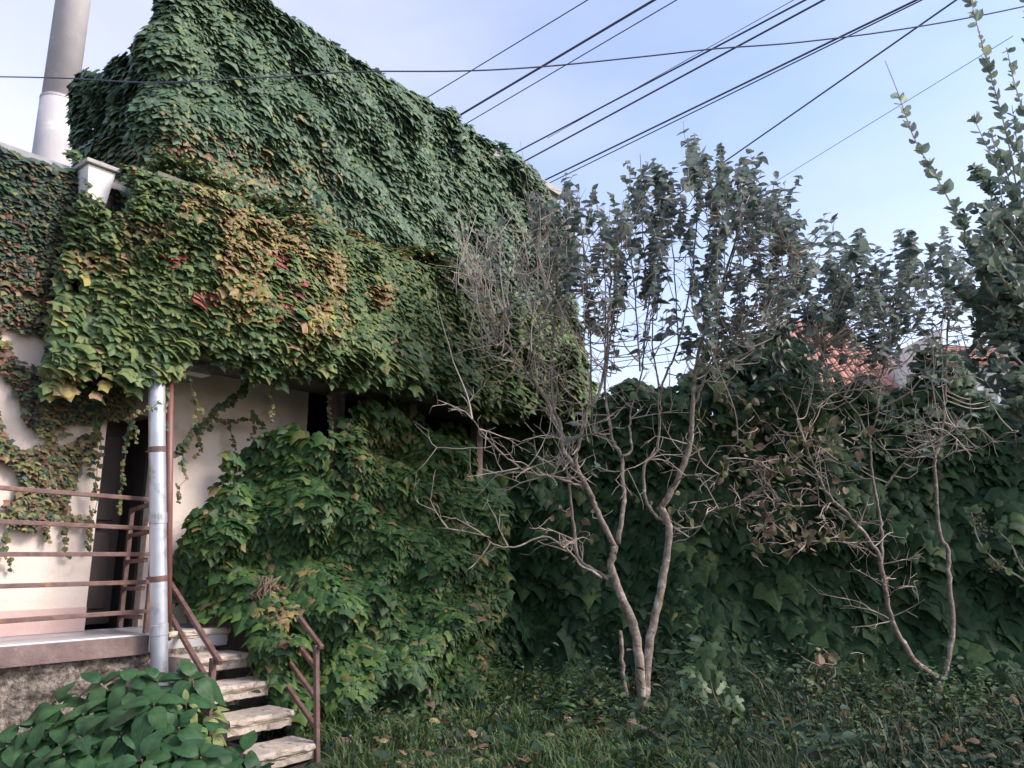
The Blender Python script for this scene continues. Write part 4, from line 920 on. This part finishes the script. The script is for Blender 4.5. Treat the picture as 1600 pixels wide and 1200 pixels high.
wand([(1660, 960, 0), (1600, 890, 0), (1580, 850, 0), (1560, 830, 0)], .07, [(.13, .19, .08), (.10, .15, .07)], .018)
for px, py in ((1527, 812), (1536, 826), (1556, 885)):               # little bud clusters
    for _ in range(26):
        c = P(px + rng.normal(0, 7), py + rng.normal(0, 6), YS + rng.normal(0, .02)); LS.append((c, norm(rng.normal(0, 1, 3)), norm(rng.normal(0, 1, 3)), .014, (.24, .20, .12)))
# trunk and main limbs, just outside the frame
for k in range(7):
    e_ = P(1690 + 50 * k, 700 - 90 * (k % 4), YS); SBm.tube(spline([(2.75 + rng.normal(0, .05), YS, -.05), (2.75 + .03 * k, YS + rng.normal(0, .1), .9), e_], 6), np.linspace(.035, .008, 13), 7)
SBm.tube(spline([(2.72, YS, -.05), P(1660, 1100, YS), P(1640, 980, YS), P(1680, 700, YS)], 6), np.linspace(.025, .01, 19), 6)
SBm.build('branches', M_TWIG, shrub)
pos = np.array([s_[0] for s_ in LS]); tip = np.array([s_[1] for s_ in LS]); fn = np.array([s_[2] for s_ in LS]); sz = np.array([s_[3] for s_ in LS]); col = np.array([s_[4] for s_ in LS]) * jit(1, len(LS), .15)
split_leaves(OVALW, pos, tip, fn, sz, col, M_LAUREL, shrub)

# ------------------------------------------------------------------ hydrangea in the lower left corner
hyd = empty('hydrangea', P(190, 1190, 4.5) * np.array([1, 1, 0]), 'broad leaved green hydrangea bush in front of the landing', 'shrub')
HT = ovate(); HG = [(.034, .092, .036), (.042, .108, .038), (.028, .078, .034), (.052, .12, .042)]
hms = [leaf_mesh('leaf', (ovate(11, f_, d_, w_)[0], HT[1]), c_, 1, 1, M_HYD, HT[2]) for c_, f_, d_, w_ in [(HG[0], .25, .35, .42), (HG[1], .1, .5, .45), (HG[2], .35, .25, .40), (HG[3], .2, .6, .46), (HG[0], .3, .15, .43), (HG[1], .2, .45, .40)]]
hye = [leaf_mesh('leaf', (ovate(11, .2, .4, .34)[0], HT[1]), c_, 1, 1, M_HYD, HT[2]) for c_ in ((.26, .30, .11), (.20, .27, .10))]
hl = np.array(parent_loc(hyd)); hst = MB()
def put_leaf(me, p, tip, nrm, s):
    x, y, z = frames(np.array([p]), np.array([tip]), np.array([nrm])); x, y, z = x[0], y[0], z[0]; q = p - hl
    o = bpy.data.objects.new('leaf', me); COL.objects.link(o); o.parent = hyd
    o.matrix_basis = Matrix(((x[0] * s, y[0] * s, z[0] * s, q[0]), (x[1] * s, y[1] * s, z[1] * s, q[1]), (x[2] * s, y[2] * s, z[2] * s, q[2]), (0, 0, 0, 1)))
HO = [(0, 1150), (60, 1100), (130, 1060), (180, 1040), (265, 1032), (300, 1042), (325, 1070), (355, 1130), (410, 1180)]
heads = []
for _ in range(2000):
    px = rng.uniform(-120, 400); top = np.interp(px, [-120, *[a_[0] for a_ in HO]], [1190, *[a_[1] for a_ in HO]]); py = rng.uniform(top + 12, 1290)
    if all((px - a_) ** 2 + ((py - b_) * 1.15) ** 2 > 37 ** 2 for a_, b_ in heads): heads.append((px, py))
for px, py in heads:
    top = np.interp(px, [-120, *[a_[0] for a_ in HO]], [1190, *[a_[1] for a_ in HO]]); Yh = 4.85 - .0032 * (py - top) + rng.normal(0, .06)
    c = P(px, py, Yh); out = norm(np.array([(px - 190) / 420., -.75, .75])); hst.tube(spline([(c[0] * .85 - .25, Yh + .35, .02), (c[0] - .02, Yh + .12, c[2] * .6), c], 4), np.linspace(.008, .005, 9), 6)
    a0 = rng.uniform(0, 6.28); ux = norm(np.cross(out, UP)); uy = np.cross(ux, out)
    for lay, (k, sz, el) in enumerate(((5, .20, -.12), (3, .14, .40))):
        for j in range(k):
            a_ = a0 + lay * .8 + j * 2 * math.pi / k + rng.normal(0, .2); rad = ux * math.cos(a_) + uy * math.sin(a_); tip = norm(rad + out * (el + rng.normal(0, .15)) - UP * .22)
            p = c - out * .03 * (1 - lay) + rad * .02
            yel = abs(px - 315) < 34 and 1075 < py < 1150 and rng.random() < .8
            put_leaf((hye if yel else hms)[rng.integers(0, 2 if yel else len(hms))], p, tip, norm(out + UP * .5 + rng.normal(0, .12, 3)), sz * rng.uniform(.8, 1.2) * (.6 if yel else 1))
hst.build('stems', M_STEM, hyd)

# ------------------------------------------------------------------ fig sapling, fallen stalk, stone
fig = empty('fig_sapling', Pz(1130, 1165, 0), 'young fig sapling with pale green lobed leaves at the foot of the ivy wall', 'sapling')
YF = parent_loc(fig)[1]; FL = [(.10, .17, .065), (.08, .14, .055), (.13, .20, .08)]; FY = [(.22, .22, .07), (.19, .22, .07)]
fpts = [(1112, 1005, .8), (1098, 1012, .8), (1100, 1032, 1.), (1120, 1020, .9), (1078, 1042, .9), (1095, 1070, .95), (1128, 1068, 1.), (1110, 1088, .9), (1140, 1075, .8), (1105, 1110, 1.), (1133, 1103, .9), (1143, 1120, .8), (1050, 1108, .9), (1072, 1120, .9), (1065, 1140, .9), (1060, 1100, .7), (1115, 1135, 1.), (1140, 1138, .8), (1125, 1155, .9), (1145, 1160, .8), (1088, 1055, .8), (1120, 1050, .8), (1125, 1125, .8), (1148, 1092, .7)]
fp, ft, fnn, fs, fc = [], [], [], [], []
for px, py, s_ in fpts:
    p = P(px, py, YF + rng.normal(0, .06)); fp.append(p); ft.append(norm(np.array([(px - 1110) / 60. + rng.normal(0, .3), -.35, -.55 + rng.normal(0, .25)]))); fnn.append(norm(np.array([rng.normal(0, .7), -.7, .8]) + rng.normal(0, .4, 3))); fs.append(.135 * s_); fc.append((FY if py > 1128 and px > 1100 else FL)[rng.integers(0, 2)])
leaf_objects(LOBED, np.array(fp), np.array(ft), np.array(fnn), np.array(fs), np.array(fc) * jit(1, len(fp), .1), leaf_mat('fig_leaf', .5, .3), fig, 8)
b = MB(); b.tube(spline([Pz(1132, 1172, 0), P(1128, 1120, YF), P(1112, 1075, YF), P(1105, 1030, YF)], 5), np.linspace(.009, .004, 16), 6); b.tube(spline([Pz(1075, 1165, 0), P(1070, 1130, YF), P(1055, 1100, YF)], 5), np.linspace(.007, .003, 11), 6); b.build('stem', M_STEM, fig)
st = empty('dry_stalk', Pz(1050, 1155, .02), 'pale fuzzy dry stalk lying on the ground beside the fig sapling', 'stalk')
q = spline([Pz(985, 1128, .06), Pz(1020, 1145, .05), Pz(1060, 1160, .05), Pz(1118, 1166, .06), Pz(1150, 1166, .10)], 8)
b = MB(); b.tube(q, .008, 6); b.build('stem', M_TWIG, st)
b = MB()
for _ in range(240):
    i = rng.integers(0, len(q) - 9); p = q[i] + rng.normal(0, .008, 3); d0 = norm(rng.normal(0, 1, 3) + UP * .5); b.tube([p, p + d0 * rng.uniform(.015, .04)], [.0028, .001], 4)
b.build('bristles', M_TWIG, st, kind='stuff')
import bmesh
def stone(px, py, r, label, m):
    bm = bmesh.new(); bmesh.ops.create_icosphere(bm, subdivisions=3, radius=r); g = Noise(8, 1.5, 5, 3, int(px))
    for v in bm.verts:
        c = np.array(v.co); v.co = Vector(c * (1 + .13 * float(g(c[None])[0])) * np.array([1, .8, .75]))
    me = bpy.data.meshes.new('stone'); bm.to_mesh(me); bm.free(); me.shade_smooth(); o = link('stone', me, m); o.location = Vector(Pz(px, py, r * .4)); return tag(o, label, 'stone')
stone(541, 1166, .10, 'rounded pinkish stone on the ground by the foot of the handrail post', M_STONE)
stone(884, 1126, .05, 'small reddish stone in the weeds left of the central lilac', M_STONE)

# ------------------------------------------------------------------ overhead lines
LG = 'overhead lines crossing the sky'
def wire(label, a_, b_, z, r, ext=(.5, 1.6), sag=.0):
    p, q = Pz(*a_, z), Pz(*b_, z); d_ = q - p; pts = [p - d_ * ext[0] + d_ * t * (1 + ext[0] + ext[1]) for t in np.linspace(0, 1, 24)]
    for i, t in enumerate(np.linspace(0, 1, 24)): pts[i] = pts[i] - UP * sag * (t - .5) * 0
    b = MB(); b.tube(pts, r, 6); tag(b.build('power_line', M_CABLE), label, 'cable', LG)
wire('thin line at the far left leaving the ivy roof for the sky', (918, 0), (650, 163), 10.5, .010)
wire('thick dark cable second from the left above the ivy roof', (1022, 0), (705, 188), 10.5, .022)
wire('thin line just right of the leftmost thick cable', (1057, 0), (720, 198), 10.5, .010)
wire('hair thin line hugging the left side of the upper middle cable', (1240, 0), (960, 157), 10.2, .006, (.5, .5))
wire('dark cable passing over the roof end, upper of the middle pair', (1258, 0), (797, 243), 10.0, .016)
wire('dark cable passing over the roof end, lower of the middle pair', (1287, 0), (812, 256), 10.0, .017)
wire('thick cable reaching the lower roof end above the lilac', (1432, 0), (842, 286), 9.6, .017)
wire('thinner cable running close beneath the thick one at the roof end', (1428, 6), (850, 290), 9.6, .011)
wire('single dark cable dropping into the central lilac from the upper right', (1494, 0), (1110, 268), 8.6, .013)
wire('faint hair thin line low in the sky between lilac and shrub', (1430, 150), (1210, 285), 9.0, .005)
wp = [(-200, 119, 7.5), (0, 120, 6.6), (120, 123, 6.2), (250, 129, 6.), (450, 119, 5.8), (560, 112, 5.7), (720, 111, 5.6), (850, 104, 5.6), (1000, 89, 5.6), (1120, 76, 5.6), (1250, 66, 5.6), (1420, 44, 5.6), (1600, 10, 5.6), (1800, -40, 5.6)]
b = MB(); b.tube(spline([P(*a_) for a_ in wp], 6), .0062, 6); tag(b.build('power_line', M_CABLE), 'slack wire sagging right across the picture in front of the ivy house', 'cable', LG)
for i, (a_, b_, nm) in enumerate((((890, 570), (1190, 515), 'topmost'), ((890, 577), (1190, 530), 'middle'), ((890, 583), (1190, 548), 'lowest'))):
    p, q = P(*a_, 30), P(*b_, 30); d_ = q - p; b = MB(); b.tube([p - d_ * 1.0, p, q, q + d_ * 1.5], .018, 6); tag(b.build('power_line', M_CABLE), f'{nm} of three distant wires seen through the central lilac above the wall', 'cable', LG)

# ------------------------------------------------------------------ grass and weeds
def blades(n, fx, hmin, hmax, cols, name, wdt=.007):
    p = fx(n); n = len(p); p[:, 2] = ground_z(p[:, 0], p[:, 1]); h = rng.uniform(hmin, hmax, n) * np.clip(1 + .5 * GN(p[:, :2] * 3), .4, 1.8); a_ = rng.uniform(0, 6.28, n)
    sd = np.stack([np.cos(a_), np.sin(a_), 0 * a_], 1); bend = np.stack([-np.sin(a_), np.cos(a_), 0 * a_], 1) * (rng.uniform(.2, 1.5, n) * h)[:, None]
    wv = (wdt * rng.uniform(.6, 1.4, n))[:, None]; mid = p + bend * .3 + UP * (h * .6)[:, None]; tp = p + bend + UP * (h * rng.uniform(.75, 1, n))[:, None]
    V = np.stack([p - sd * wv, p + sd * wv, mid + sd * wv * .7, mid - sd * wv * .7, tp], 1).reshape(-1, 3)
    i = (np.arange(n) * 5)[:, None]; T_ = np.concatenate([i + [0, 1, 2], i + [0, 2, 3], i + [3, 2, 4]], 1).reshape(-1, 3)
    me = bpy.data.meshes.new(name); me.vertices.add(len(V)); me.vertices.foreach_set('co', V.reshape(-1)); k = len(T_); me.loops.add(k * 3); me.loops.foreach_set('vertex_index', T_.reshape(-1).astype(np.int32)); me.polygons.add(k); me.polygons.foreach_set('loop_start', np.arange(0, k * 3, 3, dtype=np.int32)); me.update(calc_edges=True)
    c = np.array(cols)[rng.integers(0, len(cols), n)] * jit(1, n, .25); at = me.color_attributes.new('Col', 'FLOAT_COLOR', 'POINT'); at.data.foreach_set('color', np.concatenate([np.repeat(c, 5, 0), np.ones((n * 5, 1))], 1).reshape(-1).astype(np.float32))
    return link(name, me, M_GRASS)
def area(x0, x1, y0, y1):
    def f(n):
        p = np.stack([rng.uniform(x0, x1, n), rng.uniform(y0, y1, n), np.zeros(n)], 1); rel = p - O; s = rel @ D; q = rel @ N
        keep = (q > .25) & ~((s < .1) & (q < 1.35)); wl = (p - np.array([WA[0], WA[1], 0])) @ wn_; keep &= wl > .05; return p[keep]
    return f
tag(blades(52000, area(-3.2, 2.2, 3.6, 10), .03, .13, [(.085, .16, .055), (.07, .135, .05), (.12, .19, .065), (.17, .19, .09)], 'grass'), 'short green grass between the ivy mound and the lilacs', 'grass', kind='stuff')
tag(blades(20000, area(1.2, 8.5, 3.6, 9.4), .05, .26, [(.028, .055, .032), (.042, .075, .038), (.13, .14, .08)], 'long_grass', .006), 'long shade darkened grass and stalks below the garden wall at the right', 'grass', kind='stuff')  # blade colours lowered to put shade on the right hand ground
f = area(-1.5, 8.5, 4.2, 9.8); p = f(46000); wgt = np.clip((p[:, 0] - .1) / 1.6, .10, .85) * np.clip(1 + .7 * GN(p[:, :2] * 4), .1, 1.6); p = p[rng.random(len(p)) < wgt]; n = len(p)
p[:, 2] = ground_z(p[:, 0], p[:, 1]) + rng.exponential(.07, n) * (1 + 1.2 * np.clip(GN(p[:, :2] * 2.3), -.5, 2)) ; d_ = norm(np.stack([rng.normal(0, 1, n), rng.normal(0, 1, n), rng.normal(-.1, .3, n)], 1))
col = pick_cols([np.ones(n), np.ones(n), np.full(n, .15)], [(.024, .052, .034), (.036, .068, .038), (.10, .10, .06)]) * jit(1, n, .25)  # weed colours lowered too, as shade over the same ground
tag(leaf_mass('weeds', OVAL, p, d_, norm(UP + rng.normal(0, .35, (n, 3)) - np.array([0, .3, 0])), .075 * rng.uniform(.5, 1.4, n), col, M_IVYD, None), 'low broad leaved weeds over the ground below the garden wall', 'weeds', kind='stuff')

# taller weed shoots by the trunk, the foot of the mound and the wall
tp_, tt_, tn_, ts_, tc_ = [], [], [], [], []
for cx, cy, rx, ry, k, hh in ((880, 1110, 60, 22, 60, .30), (775, 1090, 30, 40, 40, .35), (950, 1120, 60, 25, 36, .22), (1180, 1110, 120, 30, 60, .28), (1350, 1110, 120, 30, 80, .32), (1530, 1130, 70, 40, 60, .35), (620, 1150, 90, 25, 50, .16), (1250, 1180, 200, 20, 60, .2), (480, 1180, 30, 20, 14, .15)):
    for _ in range(k):
        b0 = Pz(cx + rng.normal(0, rx * .6), cy + rng.normal(0, ry * .6), 0); h_ = hh * rng.uniform(.5, 1.5); ln = rng.normal(0, .25, 2)
        for u in np.arange(.15, 1.01, .06 / h_ * .6):
            a_ = rng.uniform(0, 6.28); o_ = np.array([math.cos(a_), math.sin(a_), rng.normal(.1, .3)]); tp_.append(b0 + np.array([ln[0] * u * h_, ln[1] * u * h_, u * h_])); tt_.append(norm(o_)); tn_.append(norm(UP + o_ * .2 + rng.normal(0, .3, 3))); ts_.append(.062 * rng.lognormal(0, .25) * (1.2 - .6 * u)); tc_.append([(.10, .17, .06), (.075, .14, .055), (.13, .18, .07), (.06, .11, .055)][rng.integers(0, 4)])
tag(leaf_mass('tall_weeds', OVAL, np.array(tp_), np.array(tt_), np.array(tn_), np.array(ts_), np.array(tc_) * jit(1, len(tp_), .2), M_IVYM, None), 'taller leafy weed shoots round the lilac trunks and along the ivy foot', 'weeds', kind='stuff')


f = area(-1.0, 6.5, 4.6, 9.0); p = f(700); n = len(p); p[:, 2] = ground_z(p[:, 0], p[:, 1]) + rng.uniform(.03, .12, n)
tag(leaf_mass('fallen_leaves', IVY2, p, norm(np.stack([rng.normal(0, 1, n), rng.normal(0, 1, n), rng.normal(0, .3, n)], 1)), norm(UP + rng.normal(0, .5, (n, 3))), .07 * rng.uniform(.5, 1.3, n), pick_cols([np.ones(n)] * 3, [(.24, .17, .10), (.16, .10, .06), (.28, .24, .11)]) * jit(1, n, .25), M_DRY, None), 'scattered dry fallen leaves lying on the grass and weeds', 'leaves', kind='stuff')
